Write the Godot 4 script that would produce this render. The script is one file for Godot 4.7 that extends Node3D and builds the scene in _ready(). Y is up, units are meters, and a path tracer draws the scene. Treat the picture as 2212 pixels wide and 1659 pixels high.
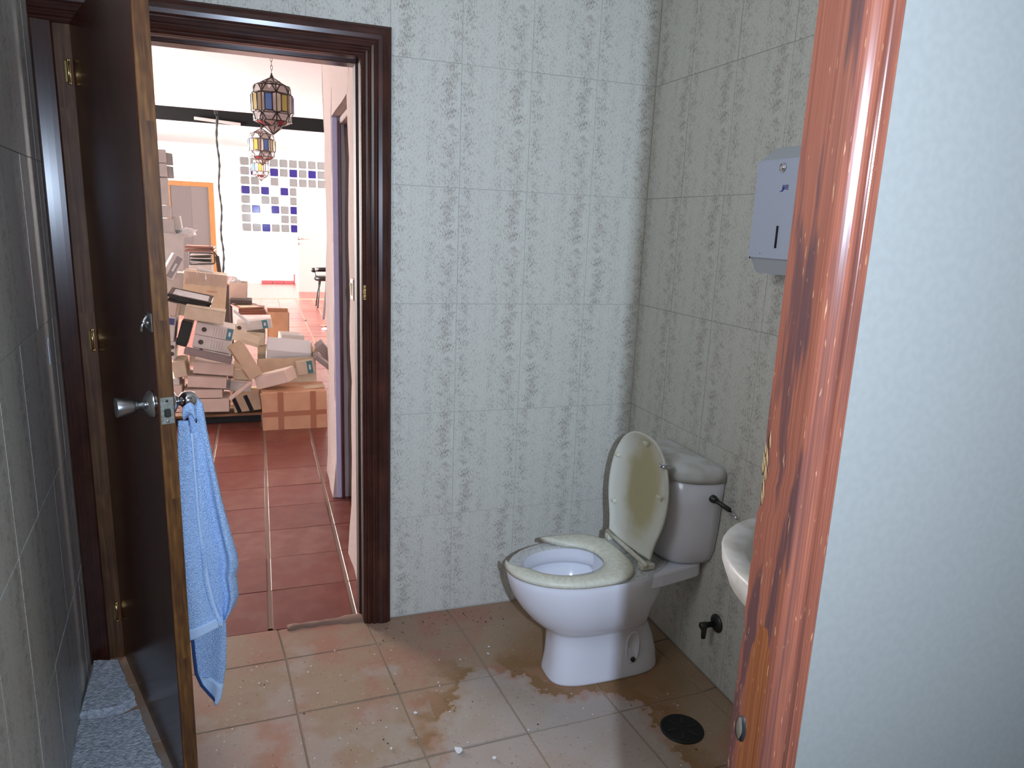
extends Node3D
# A tiled washroom seen from a cubicle doorway, with a store room full of boxes beyond the open door.
# Axes: x along the tiled wall with the doorway (wall face at z = 0), z towards the camera, y up.

const F := 1531.285
const EYE := Vector3(-0.4095, 1.4797, 2.46)
var look := Basis.from_euler(Vector3(deg_to_rad(-12.4222), deg_to_rad(-19.7292), deg_to_rad(2.308)))
var names := {}
var M := {}
var rng := RandomNumberGenerator.new()

# ------------------------------------------------------------------ mesh building
class MB:
	var st := SurfaceTool.new()
	func _init():
		st.begin(Mesh.PRIMITIVE_TRIANGLES)
	func add(t: PackedVector3Array, smooth := false, closed := true, uv := PackedVector2Array()):
		var flip := false
		if closed:
			var c := Vector3.ZERO
			for p in t: c += p
			c /= maxf(1.0, t.size())
			var vol := 0.0
			for i in range(0, t.size(), 3):
				vol += (t[i] - c).dot((t[i + 1] - c).cross(t[i + 2] - c))
			flip = vol > 0.0
		st.set_smooth_group(0 if smooth else 4294967295)
		for i in range(0, t.size(), 3):
			for k in ([0, 2, 1] if flip else [0, 1, 2]):
				if uv.size(): st.set_uv(uv[i + k])
				else: st.set_uv(Vector2(t[i + k].x, -t[i + k].y))
				st.add_vertex(t[i + k])
	func quad(t: PackedVector3Array, a, b, c, d):
		t.append_array([a, b, c, a, c, d])
	# box with chamfered edges
	func box(c: Vector3, s: Vector3, b := Basis.IDENTITY, bev := 0.0):
		var t := PackedVector3Array()
		var h := s * 0.5
		var e: float = minf(bev, minf(h.x, minf(h.y, h.z)) * 0.9)
		if e <= 0.0:
			for ax in 3:
				for sg in [-1.0, 1.0]:
					var q := []
					for k in [[-1, -1], [-1, 1], [1, 1], [1, -1]]:
						var p := Vector3.ZERO
						p[ax] = sg * h[ax]; p[(ax + 1) % 3] = k[0] * h[(ax + 1) % 3]; p[(ax + 2) % 3] = k[1] * h[(ax + 2) % 3]
						q.append(c + b * p)
					if sg > 0: q.reverse()
					quad(t, q[0], q[1], q[2], q[3])
			add(t)
			return
		var P := func(sx, sy, sz, ax) -> Vector3:   # corner vertex lying on the face of axis ax
			var p := Vector3(sx * (h.x - e), sy * (h.y - e), sz * (h.z - e))
			p[ax] = [sx * h.x, sy * h.y, sz * h.z][ax]
			return c + b * p
		for ax in 3:
			for sg in [-1.0, 1.0]:
				var q := []
				for k in [[-1, -1], [-1, 1], [1, 1], [1, -1]]:
					var s3 := [0.0, 0.0, 0.0]
					s3[ax] = sg; s3[(ax + 1) % 3] = float(k[0]); s3[(ax + 2) % 3] = float(k[1])
					q.append(P.call(s3[0], s3[1], s3[2], ax))
				if sg > 0: q.reverse()
				quad(t, q[0], q[1], q[2], q[3])
		for ax in 3:                                # edges along axis ax
			var a1 := (ax + 1) % 3
			var a2 := (ax + 2) % 3
			for s1 in [-1.0, 1.0]:
				for s2 in [-1.0, 1.0]:
					var v := []
					for w in [-1.0, 1.0]:
						for f in [a1, a2]:
							var s3 := [0.0, 0.0, 0.0]
							s3[ax] = w; s3[a1] = s1; s3[a2] = s2
							v.append(P.call(s3[0], s3[1], s3[2], f))
					if s1 * s2 > 0: quad(t, v[0], v[1], v[3], v[2])
					else: quad(t, v[0], v[2], v[3], v[1])
		for sx in [-1.0, 1.0]:
			for sy in [-1.0, 1.0]:
				for sz in [-1.0, 1.0]:
					var v := [P.call(sx, sy, sz, 0), P.call(sx, sy, sz, 1), P.call(sx, sy, sz, 2)]
					if sx * sy * sz > 0: t.append_array([v[0], v[2], v[1]])
					else: t.append_array([v[0], v[1], v[2]])
		add(t)
	# skin over a list of rings (each the same number of points)
	func loft(rings: Array, smooth := true, cap0 := true, cap1 := true, round_ := true, uvs := []):
		var t := PackedVector3Array()
		var u := PackedVector2Array()
		var n: int = rings[0].size()
		for r in rings.size() - 1:
			for i in (n if round_ else n - 1):
				var j := (i + 1) % n
				quad(t, rings[r][i], rings[r + 1][i], rings[r + 1][j], rings[r][j])
				if uvs: u.append_array([uvs[r][i], uvs[r + 1][i], uvs[r + 1][j], uvs[r][i], uvs[r + 1][j], uvs[r][j]])
		for e in [0, 1]:
			if not [cap0, cap1][e]: continue
			var ring: Array = rings[0] if e == 0 else rings[-1]
			var c := Vector3.ZERO
			for p in ring: c += p
			c /= n
			var cu := Vector2.ZERO
			var ru: Array = []
			if uvs:
				ru = uvs[0] if e == 0 else uvs[-1]
				for p in ru: cu += p
				cu /= n
			for i in n:
				var j := (i + 1) % n
				if e == 0:
					t.append_array([ring[i], ring[j], c])
					if uvs: u.append_array([ru[i], ru[j], cu])
				else:
					t.append_array([ring[j], ring[i], c])
					if uvs: u.append_array([ru[j], ru[i], cu])
		add(t, smooth, round_, u)
	func tube(pts: Array, r, n := 8, closed := false, smooth := true):
		var rings := []
		var cnt := pts.size()
		var up := Vector3(0.31, 0.9, 0.2).normalized()
		for i in cnt:
			var a: Vector3 = pts[maxi(i - 1, 0)] if not closed else pts[(i - 1 + cnt) % cnt]
			var b: Vector3 = pts[mini(i + 1, cnt - 1)] if not closed else pts[(i + 1) % cnt]
			var d := (b - a).normalized()
			if absf(d.dot(up)) > 0.97: up = Vector3(0.9, 0.1, 0.4).normalized()
			var x := d.cross(up).normalized()
			var y := x.cross(d).normalized()
			up = y
			var rr: float = r[i] if r is Array else r
			var ring := []
			for k in n:
				var an := TAU * k / n
				ring.append(pts[i] + (x * cos(an) + y * sin(an)) * rr)
			rings.append(ring)
		if closed: rings.append(rings[0].duplicate())
		loft(rings, smooth, not closed, not closed)
	# prof: [radius, height] pairs, spun about the axis `y` of basis b
	func lathe(c: Vector3, prof: Array, b := Basis.IDENTITY, n := 24, smooth := true):
		var rings := []
		for p in prof:
			var ring := []
			for k in n:
				var an := TAU * k / n
				ring.append(c + b * Vector3(p[0] * cos(an), p[1], p[0] * sin(an)))
			rings.append(ring)
		loft(rings, smooth)
	func prism(A: Array, B: Array, smooth := false):
		var t := PackedVector3Array()
		var n := A.size()
		for i in n:
			var j := (i + 1) % n
			quad(t, A[i], B[i], B[j], A[j])
		add_caps(t, A, B)
		add(t, smooth)
	func add_caps(t: PackedVector3Array, A: Array, B: Array):
		# caps by ear clipping in the plane of the outline
		var nrm := Vector3.ZERO
		for i in A.size(): nrm += A[i].cross(A[(i + 1) % A.size()])
		if nrm.length() < 1e-12: return
		nrm = nrm.normalized()
		var ux := nrm.cross(Vector3(0.3, 0.8, 0.52)).normalized()
		var uy := nrm.cross(ux)
		var poly := PackedVector2Array()
		for p in A: poly.append(Vector2(p.dot(ux), p.dot(uy)))
		var idx := Geometry2D.triangulate_polygon(poly)
		var ccw := not Geometry2D.is_polygon_clockwise(poly)
		for i in range(0, idx.size(), 3):
			var a := idx[i]; var b := idx[i + 1]; var c := idx[i + 2]
			var area := (poly[b] - poly[a]).cross(poly[c] - poly[a])
			# sides run A[i], B[i], B[j]: cap A must run i -> j
			if (area > 0.0) != ccw:
				var s := b; b = c; c = s
			t.append_array([A[a], A[b], A[c]])
			t.append_array([B[a], B[c], B[b]])
	func mesh() -> ArrayMesh:
		st.generate_normals()
		return st.commit()

# ------------------------------------------------------------------ placing, naming
func ray(u: float, v: float) -> Vector3:
	return look * Vector3((u - 1106.0) / F, -(v - 829.5) / F, -1.0)
func at(u: float, v: float, axis: int, val: float) -> Vector3:
	var d := ray(u, v)
	return EYE + d * ((val - EYE[axis]) / d[axis])
func numbered(n: String) -> String:
	if not names.has(n):
		names[n] = 0
		return n
	names[n] += 1
	return "%s_%03d" % [n, names[n]]
func tag(o: Node, label := "", category := "", group := "", kind := ""):
	if label: o.set_meta("label", label)
	if category: o.set_meta("category", category)
	if group: o.set_meta("group", group)
	if kind: o.set_meta("kind", kind)
func thing(called: String, label: String, category: String, pos := Vector3.ZERO, group := "", kind := "") -> Node3D:
	var o := Node3D.new()
	o.name = numbered(called)
	add_child(o)
	o.position = pos
	tag(o, label, category, group, kind)
	return o
func part(called: String, mb: MB, m: Material, parent: Node3D, label := "") -> MeshInstance3D:
	return put(called, mb.mesh(), m, parent, label)
func put(called: String, mesh: Mesh, m: Material, parent: Node3D, label := "") -> MeshInstance3D:
	var o := MeshInstance3D.new()
	o.mesh = mesh
	o.material_override = null
	o.name = called
	parent.add_child(o, true)
	for i in mesh.get_surface_count(): o.set_surface_override_material(i, m)
	if label: o.set_meta("label", label)
	return o
func single(called: String, mb: MB, m: Material, label: String, category: String, group := "", kind := "") -> MeshInstance3D:
	var o := MeshInstance3D.new()
	o.mesh = mb.mesh()
	o.set_surface_override_material(0, m)
	o.name = numbered(called)
	add_child(o)
	tag(o, label, category, group, kind)
	return o

# ------------------------------------------------------------------ textures and materials
func noise(seed_: int, freq: float, oct := 3, type := FastNoiseLite.TYPE_SIMPLEX_SMOOTH) -> FastNoiseLite:
	var n := FastNoiseLite.new()
	n.seed = seed_; n.frequency = freq; n.noise_type = type
	n.fractal_type = FastNoiseLite.FRACTAL_FBM; n.fractal_octaves = oct
	return n
func lin(r: float, g: float, b: float) -> Color:
	return Color(r, g, b).linear_to_srgb()
func paint(w: int, h: int, f: Callable) -> ImageTexture:
	var im := Image.create(w, h, false, Image.FORMAT_RGB8)
	for y in h:
		for x in w:
			im.set_pixel(x, y, f.call(x, y))
	return ImageTexture.create_from_image(im)
func std(c: Color, rough := 0.6, spec := 0.5, metal := 0.0) -> StandardMaterial3D:
	var m := StandardMaterial3D.new()
	m.albedo_color = c; m.roughness = rough; m.metallic_specular = spec; m.metallic = metal
	return m
func tri(m: StandardMaterial3D, tex: Texture2D, scale := 1.0, world := false) -> StandardMaterial3D:
	m.albedo_texture = tex
	m.uv1_triplanar = true
	m.uv1_world_triplanar = world
	m.uv1_scale = Vector3.ONE * scale
	return m
func bump(m: StandardMaterial3D, seed_: int, freq: float, depth: float, scale := 4.0) -> StandardMaterial3D:
	var nt := NoiseTexture2D.new()
	nt.width = 256; nt.height = 256; nt.seamless = true
	nt.noise = noise(seed_, freq, 4)
	m.heightmap_enabled = true
	m.heightmap_texture = nt
	m.heightmap_scale = depth
	m.uv1_triplanar = true
	if m.albedo_texture == null: m.uv1_scale = Vector3.ONE * scale
	return m
func blotch(seed_: int, freq: float, a: Color, b: Color, size := 256) -> NoiseTexture2D:
	var nt := NoiseTexture2D.new()
	nt.width = size; nt.height = size; nt.seamless = true
	nt.noise = noise(seed_, freq, 5)
	var g := Gradient.new()
	g.set_color(0, a); g.set_color(1, b)
	g.set_offset(0, 0.25); g.set_offset(1, 0.75)
	nt.color_ramp = g
	return nt
func grain(seed_: int, dark: Color, light: Color, along_x := false, knots := 0.0) -> ImageTexture:
	var n1 := noise(seed_, 0.05, 4)
	var n2 := noise(seed_ + 7, 0.012, 3)
	return paint(256, 256, func(x: int, y: int):
		var a := float(y if along_x else x)
		var l := float(x if along_x else y)
		var s := n1.get_noise_2d(a * 3.2, l * 0.10) * 0.55 + n1.get_noise_2d(a * 8.0, l * 0.3 + 90.0) * 0.35
		var k := n2.get_noise_2d(a * 1.5, l * 0.7)
		return dark.lerp(light, clampf(0.5 + s * 0.9 + k * 0.5, 0.0, 1.0)).lerp(dark, clampf((k - 0.18) * 3.0, 0.0, 1.0) * knots))

func tile_print() -> ImageTexture:
	# travertine-like print: pale ground, bands of short upright brown-grey flecks
	var ns := noise(11, 0.06, 3)
	var nf := noise(23, 0.10, 4)
	var nb := noise(31, 0.02, 2)
	var nc := noise(41, 0.03, 3)
	var ground := lin(0.67, 0.655, 0.58)
	var brown := lin(0.20, 0.150, 0.115)
	var grey := lin(0.15, 0.15, 0.135)
	return paint(300, 480, func(x: int, y: int):
		var u := x * 256.0 / 300.0
		var v := y * 410.0 / 480.0
		var xx := u + nb.get_noise_2d(0.0, v * 1.1) * 16.0
		var band: float = exp(-pow((xx - 24.0) / 17.0, 2.0)) * 0.85 + exp(-pow((xx - 207.0) / 22.0, 2.0)) + exp(-pow((xx - 143.0) / 13.0, 2.0)) * 0.35 + exp(-pow((xx - 75.0) / 8.0, 2.0)) * 0.25
		band *= clampf(0.70 + nc.get_noise_2d(u * 0.5, v * 0.55) * 1.9, 0.1, 1.5)
		var streak := ns.get_noise_2d(u * 3.2, v * 0.12) * 0.5 + 0.5
		var fleck := nf.get_noise_2d(u * 3.0, v * 0.62)
		var f2 := nf.get_noise_2d(u * 2.2 + 400.0, v * 0.8)
		var c := ground.lerp(lin(0.52, 0.475, 0.42), clampf(band * (0.1 + streak) * 0.7, 0.0, 0.8))
		c = c.lerp(lin(0.58, 0.575, 0.53), clampf((streak - 0.5) * 1.2, 0.0, 0.45))
		var rib := ns.get_noise_2d(u * 9.0 + 50.0, v * 0.05)
		c = c.lerp(lin(0.56, 0.54, 0.48), clampf(rib * 0.9, 0.0, 0.4)).lerp(lin(0.72, 0.71, 0.65), clampf(-rib * 0.9, 0.0, 0.35))
		var d := smoothstep(0.17, 0.27, fleck * (0.50 + band * 0.85))
		c = c.lerp(grey if f2 > 0.0 else brown, d * 0.58)
		return c)

func floor_map() -> ImageTexture:
	# x from -1.1 to 1.1, z from -0.1 to 2.1
	var film := PackedVector2Array([Vector2(-0.02, 0.86), Vector2(0.003, 0.80), Vector2(0.048, 0.64), Vector2(0.141, 0.51), Vector2(0.19, 0.42), Vector2(0.247, 0.386), Vector2(0.316, 0.433), Vector2(0.40, 0.48), Vector2(0.402, 0.561), Vector2(0.491, 0.623), Vector2(0.60, 0.61), Vector2(0.70, 0.70), Vector2(0.68, 1.4), Vector2(0.0, 1.4)])
	var n1 := noise(3, 0.012, 4)
	var n2 := noise(5, 0.05, 4)
	var n3 := noise(9, 0.17, 3)
	var n4 := noise(15, 0.006, 3)
	var clay := lin(0.36, 0.232, 0.155)
	var rose := lin(0.38, 0.19, 0.127)
	var sand := lin(0.36, 0.262, 0.172)
	var dust := lin(0.41, 0.355, 0.315)
	var wet := lin(0.235, 0.125, 0.05)
	return paint(700, 700, func(px: int, py: int):
		var p := Vector2(-1.1 + px * 2.2 / 700.0, -0.1 + py * 2.2 / 700.0)
		var w := p + Vector2(n2.get_noise_2d(px, py), n2.get_noise_2d(px + 900.0, py)) * 0.035
		var a := n1.get_noise_2d(px, py)
		var c := clay.lerp(rose, clampf(0.35 + a * 2.2, 0.0, 1.0)).lerp(sand, clampf(n4.get_noise_2d(px + 300.0, py) * 3.0, 0.0, 0.8))
		var d := 9.0
		for i in film.size():
			var q := Geometry2D.get_closest_point_to_segment(w, film[i], film[(i + 1) % film.size()])
			d = minf(d, q.distance_to(w))
		var inside := Geometry2D.is_point_in_polygon(w, film)
		if inside:
			c = c.lerp(dust, clampf(0.30 + d * 14.0, 0.0, 0.90) * clampf(0.92 + a * 0.5, 0.5, 1.0))
		else:
			var near_pan := exp(-pow(maxf(0.0, p.distance_to(Vector2(0.64, 0.5)) - 0.25) / 0.09, 2.0))
			var edge := clampf(1.0 - d / 0.13, 0.0, 1.0) * smoothstep(-0.10, 0.16, n1.get_noise_2d(px * 1.3 + 77.0, py * 1.3) + 0.12)
			c = c.lerp(wet, clampf(edge * 0.85 + near_pan * 0.55, 0.0, 0.9))
			c = c.lerp(dust, clampf((p.y - 0.42 - p.x * 0.25 + n1.get_noise_2d(px, py + 500.0) * 0.9) * 1.6, 0.0, 0.6) * float(p.x < 0.05))
		c = c.lerp(lin(0.12, 0.09, 0.07), clampf((n3.get_noise_2d(px, py) - 0.50) * 3.0, 0.0, 0.6))
		c = c.lerp(lin(0.52, 0.48, 0.43), clampf((n3.get_noise_2d(px + 200.0, py * 1.2) - 0.52) * 4.0, 0.0, 0.5))
		return c)

func jamb_map() -> ImageTexture:
	# v runs down the jamb from 2.1 m to 0, u across the moulded profile
	var n1 := noise(61, 0.05, 4)
	var n2 := noise(67, 0.02, 4)
	var n3 := noise(71, 0.09, 3)
	var deep := lin(0.105, 0.030, 0.021)
	var warm := lin(0.21, 0.070, 0.037)
	var worn := lin(0.050, 0.027, 0.028)
	var raw := lin(0.42, 0.27, 0.13)
	return paint(256, 1024, func(x: int, y: int):
		var h := 2.1 * (1.0 - y / 1024.0)
		var s := n1.get_noise_2d(x * 2.6, y * 0.05) * 0.6 + n1.get_noise_2d(x * 6.0, y * 0.2 + 50.0) * 0.4
		var c := deep.lerp(warm, clampf(0.62 + s * 0.9, 0.0, 1.0))
		var wearing := smoothstep(-0.05, 0.3, n2.get_noise_2d(x * 0.9, y * 0.35) + (1.34 - h) * 0.55)
		c = c.lerp(worn.lerp(deep, clampf(0.3 + s, 0.0, 0.7)), wearing * (0.85 if x < 125 else 0.35))
		var plate := h < 1.13 and absf(x - 70.0 - (1.13 - h) * 8.0) < minf(34.0, 14.0 + (1.13 - h) * 700.0)
		if plate: c = lin(0.20, 0.066, 0.021).lerp(lin(0.12, 0.033, 0.013), clampf(0.4 + s * 1.3, 0.0, 1.0))
		var chip := n3.get_noise_2d(x * 1.5, y * 0.55)
		var lim := 0.60 - clampf((1.4 - h) * 0.05, -0.06, 0.04)
		if x < 20: lim -= 0.14 * clampf((1.45 - h) * 2.0, 0.0, 1.0)
		c = c.lerp(raw, smoothstep(lim, lim + 0.04, chip) * 0.7)
		return c)

func make_materials():
	M.tile = std(Color.WHITE, 0.40, 0.42)
	M.tile.albedo_texture = tile_print()
	M.grout = std(lin(0.50, 0.49, 0.45), 0.85, 0.3)
	M.dark_grout = std(lin(0.31, 0.235, 0.17), 0.9, 0.3)
	M.floor = std(Color.WHITE, 0.5, 0.4)
	M.floor.albedo_texture = floor_map()
	M.floor.uv1_scale = Vector3(1, 1, 1)
	M.hall_tile = tri(std(Color.WHITE, 0.32, 0.42), blotch(91, 0.02, lin(0.205, 0.048, 0.036), lin(0.225, 0.078, 0.058), 256), 1.6, true)
	M.hall_tile_b = tri(std(lin(0.92, 0.88, 0.86), 0.32, 0.42), blotch(95, 0.024, lin(0.195, 0.046, 0.035), lin(0.23, 0.066, 0.047), 256), 1.3, true)
	M.hall_tile_c = tri(std(Color.WHITE, 0.32, 0.42), blotch(97, 0.03, lin(0.21, 0.058, 0.042), lin(0.25, 0.095, 0.070), 256), 1.1, true)
	M.hall_grout = std(lin(0.26, 0.165, 0.125), 0.9, 0.3)
	M.plaster = bump(std(lin(0.50, 0.40, 0.375), 0.85, 0.3), 101, 0.03, 0.25, 3.0)
	M.lilac = bump(std(lin(0.56, 0.50, 0.66), 0.8, 0.3), 102, 0.05, 0.15, 5.0)
	M.white_wall = std(lin(0.78, 0.76, 0.75), 0.8, 0.3)
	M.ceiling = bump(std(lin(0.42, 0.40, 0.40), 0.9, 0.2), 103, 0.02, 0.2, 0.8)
	M.slot_shade = std(lin(0.012, 0.012, 0.012), 0.95, 0.1)  # near-black colour stands for the dark inside the ceiling slot
	M.mahogany = tri(std(Color.WHITE, 0.24, 0.5), grain(120, lin(0.030, 0.010, 0.007), lin(0.085, 0.026, 0.016)), 3.0, false)
	M.mahogany_x = tri(std(Color.WHITE, 0.24, 0.5), grain(121, lin(0.030, 0.010, 0.007), lin(0.085, 0.026, 0.016), true), 3.0, false)
	M.dull_post = tri(std(Color.WHITE, 0.55, 0.28), grain(125, lin(0.028, 0.012, 0.009), lin(0.06, 0.026, 0.018)), 3.0, false)
	M.raw_post = tri(std(Color.WHITE, 0.45, 0.45), grain(122, lin(0.07, 0.030, 0.015), lin(0.19, 0.095, 0.045), false, 0.6), 1.7, false)
	M.door_face = tri(std(Color.WHITE, 0.21, 0.36), grain(123, lin(0.030, 0.010, 0.007), lin(0.085, 0.026, 0.016)), 1.2, false)
	M.door_edge = tri(std(Color.WHITE, 0.38, 0.5), grain(124, lin(0.05, 0.018, 0.008), lin(0.30, 0.135, 0.028), false, 0.95), 2.4, false)
	M.jamb = std(Color.WHITE, 0.19, 0.5)
	M.jamb.albedo_texture = jamb_map()
	M.jamb_back = std(lin(0.07, 0.022, 0.015), 0.4, 0.5)
	M.grey_paint = tri(std(Color.WHITE, 0.55, 0.35), blotch(130, 0.12, lin(0.172, 0.169, 0.150), lin(0.184, 0.180, 0.160), 256), 3.0, false)
	M.ceramic = std(lin(0.76, 0.76, 0.82), 0.12, 0.5)
	M.ceramic_dusty = tri(std(Color.WHITE, 0.4, 0.4), blotch(140, 0.02, lin(0.52, 0.50, 0.46), lin(0.70, 0.70, 0.70), 256), 2.0, false)
	M.bowl_rim = tri(std(Color.WHITE, 0.45, 0.4), blotch(141, 0.06, lin(0.44, 0.44, 0.42), lin(0.62, 0.62, 0.61), 256), 4.0, false)
	M.seat = tri(std(Color.WHITE, 0.38, 0.45), blotch(142, 0.05, lin(0.62, 0.60, 0.48), lin(0.74, 0.72, 0.60), 256), 3.5, false)
	M.lid = std(Color.WHITE, 0.3, 0.5)
	var ln := noise(150, 0.03, 3)
	M.lid.albedo_texture = paint(128, 160, func(x: int, y: int):
		var e := Vector2((x - 72.0) / 40.0, (y - 74.0) / 66.0).length() + ln.get_noise_2d(x, y) * 0.20
		return lin(0.70, 0.69, 0.60).lerp(lin(0.50, 0.45, 0.24), 1.0 - smoothstep(0.55, 1.15, e)))
	M.chrome = std(lin(0.62, 0.62, 0.63), 0.14, 0.5, 1.0)
	M.satin = std(lin(0.42, 0.42, 0.42), 0.33, 0.5, 1.0)
	M.brass = std(lin(0.62, 0.45, 0.18), 0.26, 0.5, 1.0)
	M.plate_steel = tri(std(Color.WHITE, 0.42, 0.5, 0.75), blotch(151, 0.06, lin(0.30, 0.31, 0.25), lin(0.48, 0.49, 0.46), 128), 12.0, false)
	M.black_metal = std(lin(0.02, 0.02, 0.02), 0.35, 0.5)
	M.dark_metal = std(lin(0.055, 0.055, 0.05), 0.4, 0.5, 0.6)
	M.black = std(lin(0.014, 0.014, 0.014), 0.5, 0.4)
	M.gloss_black = std(lin(0.012, 0.012, 0.012), 0.15, 0.5)
	M.dispenser = std(lin(0.52, 0.57, 0.70), 0.33, 0.5)
	M.dispenser_shell = std(lin(0.50, 0.53, 0.58), 0.4, 0.5)
	M.ink = std(lin(0.02, 0.025, 0.30), 0.5, 0.4)
	M.towel = tri(std(Color.WHITE, 0.95, 0.2), blotch(160, 0.12, lin(0.33, 0.50, 0.80), lin(0.52, 0.68, 0.93), 256), 5.0, false)
	M.towel = bump(M.towel, 161, 0.22, 0.55)
	M.hem = bump(tri(std(Color.WHITE, 0.9, 0.2), blotch(162, 0.2, lin(0.50, 0.66, 0.90), lin(0.58, 0.74, 0.95), 128), 14.0, false), 163, 0.3, 0.15)
	M.towel_seam = std(lin(0.03, 0.06, 0.16), 0.9, 0.2)
	M.concrete = bump(tri(std(Color.WHITE, 0.95, 0.2), blotch(170, 0.06, lin(0.42, 0.45, 0.50), lin(0.70, 0.73, 0.78), 256), 3.0, false), 171, 0.12, 0.35)
	M.chip = std(lin(0.72, 0.72, 0.74), 0.8, 0.3)
	M.debris = std(lin(0.045, 0.035, 0.03), 0.9, 0.3)
	# store room
	M.card = tri(std(Color.WHITE, 0.85, 0.25), blotch(180, 0.03, lin(0.64, 0.48, 0.33), lin(0.70, 0.54, 0.38), 128), 2.0, false)
	M.card_orange = tri(std(Color.WHITE, 0.85, 0.25), blotch(181, 0.03, lin(0.66, 0.375, 0.235), lin(0.72, 0.42, 0.265), 128), 2.0, false)
	M.card_pink = tri(std(Color.WHITE, 0.85, 0.25), blotch(182, 0.03, lin(0.78, 0.62, 0.53), lin(0.84, 0.68, 0.59), 128), 2.0, false)
	M.card_cream = tri(std(Color.WHITE, 0.85, 0.25), blotch(183, 0.03, lin(0.70, 0.59, 0.44), lin(0.76, 0.65, 0.50), 128), 2.0, false)
	M.card_white = tri(std(Color.WHITE, 0.8, 0.25), blotch(184, 0.03, lin(0.70, 0.64, 0.61), lin(0.76, 0.71, 0.67), 128), 2.0, false)
	M.card_grey = tri(std(Color.WHITE, 0.8, 0.25), blotch(185, 0.03, lin(0.62, 0.59, 0.56), lin(0.68, 0.64, 0.61), 128), 2.0, false)
	M.marbled = tri(std(Color.WHITE, 0.8, 0.3), blotch(186, 0.14, lin(0.22, 0.18, 0.18), lin(0.44, 0.37, 0.36), 256), 5.0, false)
	M.paper = std(lin(0.76, 0.78, 0.80), 0.7, 0.3)
	M.tape = std(lin(0.44, 0.18, 0.095), 0.3, 0.5)
	M.clear_tape = std(Color(0.86, 0.78, 0.74, 0.38), 0.18, 0.5)
	M.clear_tape.transparency = BaseMaterial3D.TRANSPARENCY_ALPHA
	M.teal = std(lin(0.11, 0.27, 0.31), 0.7, 0.3)
	M.blue_label = std(lin(0.10, 0.12, 0.30), 0.7, 0.3)
	M.print_grey = std(lin(0.36, 0.33, 0.33), 0.8, 0.3)
	M.frame_brown = std(lin(0.28, 0.115, 0.075), 0.4, 0.5)
	M.board_pink = std(lin(0.52, 0.30, 0.22), 0.6, 0.4)
	M.dark_grey = std(lin(0.10, 0.085, 0.08), 0.6, 0.4)
	M.slate = std(lin(0.035, 0.042, 0.040), 0.6, 0.4)
	M.bag = std(lin(0.80, 0.80, 0.80), 0.35, 0.4)
	M.pallet = tri(std(Color.WHITE, 0.8, 0.3), grain(190, lin(0.18, 0.095, 0.055), lin(0.36, 0.21, 0.12), true), 2.0, false)
	M.orange_wood = tri(std(Color.WHITE, 0.5, 0.4), grain(191, lin(0.21, 0.084, 0.018), lin(0.26, 0.11, 0.026)), 1.0, false)
	M.mauve = std(lin(0.10, 0.081, 0.079), 0.5, 0.4)
	M.mauve_b = std(lin(0.088, 0.070, 0.069), 0.5, 0.4)
	M.white_door = std(lin(0.27, 0.25, 0.24), 0.5, 0.4)
	M.red_trim = std(lin(0.24, 0.045, 0.055), 0.4, 0.5)
	M.maroon = tri(std(Color.WHITE, 0.35, 0.5), grain(192, lin(0.055, 0.010, 0.008), lin(0.14, 0.028, 0.02)), 2.0, false)
	M.mortar = std(lin(0.85, 0.85, 0.85), 0.7, 0.3)
	M.block_grey = std(lin(0.11, 0.11, 0.11), 0.12, 0.6)
	M.block_clear = std(lin(0.75, 0.77, 0.76), 0.12, 0.6)
	M.block_blue = std(lin(0.010, 0.006, 0.085), 0.12, 0.6)
	M.lead = std(lin(0.04, 0.032, 0.028), 0.45, 0.5, 0.4)
	for g in [["glass_blue", 0.08, 0.19, 0.50, 0.8], ["glass_amber", 0.40, 0.31, 0.06, 0.76], ["glass_red", 0.22, 0.014, 0.035, 0.8], ["glass_white", 0.58, 0.50, 0.49, 0.45], ["glass_cream", 0.60, 0.50, 0.34, 0.58]]:
		var c := lin(g[1], g[2], g[3])
		c.a = g[4]
		M[g[0]] = std(c, 0.2, 0.5)
		M[g[0]].transparency = BaseMaterial3D.TRANSPARENCY_ALPHA
	M.cable = std(lin(0.60, 0.57, 0.55), 0.5, 0.4)
	M.switch = std(lin(0.50, 0.40, 0.33), 0.4, 0.5)
	M.daylight = std(lin(0.9, 0.9, 0.9), 0.5, 0.3)
	M.daylight.emission_enabled = true
	M.daylight.emission = Color(1.0, 0.98, 0.95)
	M.daylight.emission_energy_multiplier = 1.5

# ------------------------------------------------------------------ the scene
func _ready():
	rng.seed = 20
	camera_and_light()
	make_materials()
	washroom_walls()
	washroom_floor()
	doorway()
	door_leaf()
	cubicle_jamb()
	store_room()
	toilet()
	basin()
	dispenser()
	towel()
	small_things()
	far_end()
	lanterns()
	box_pile()

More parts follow.
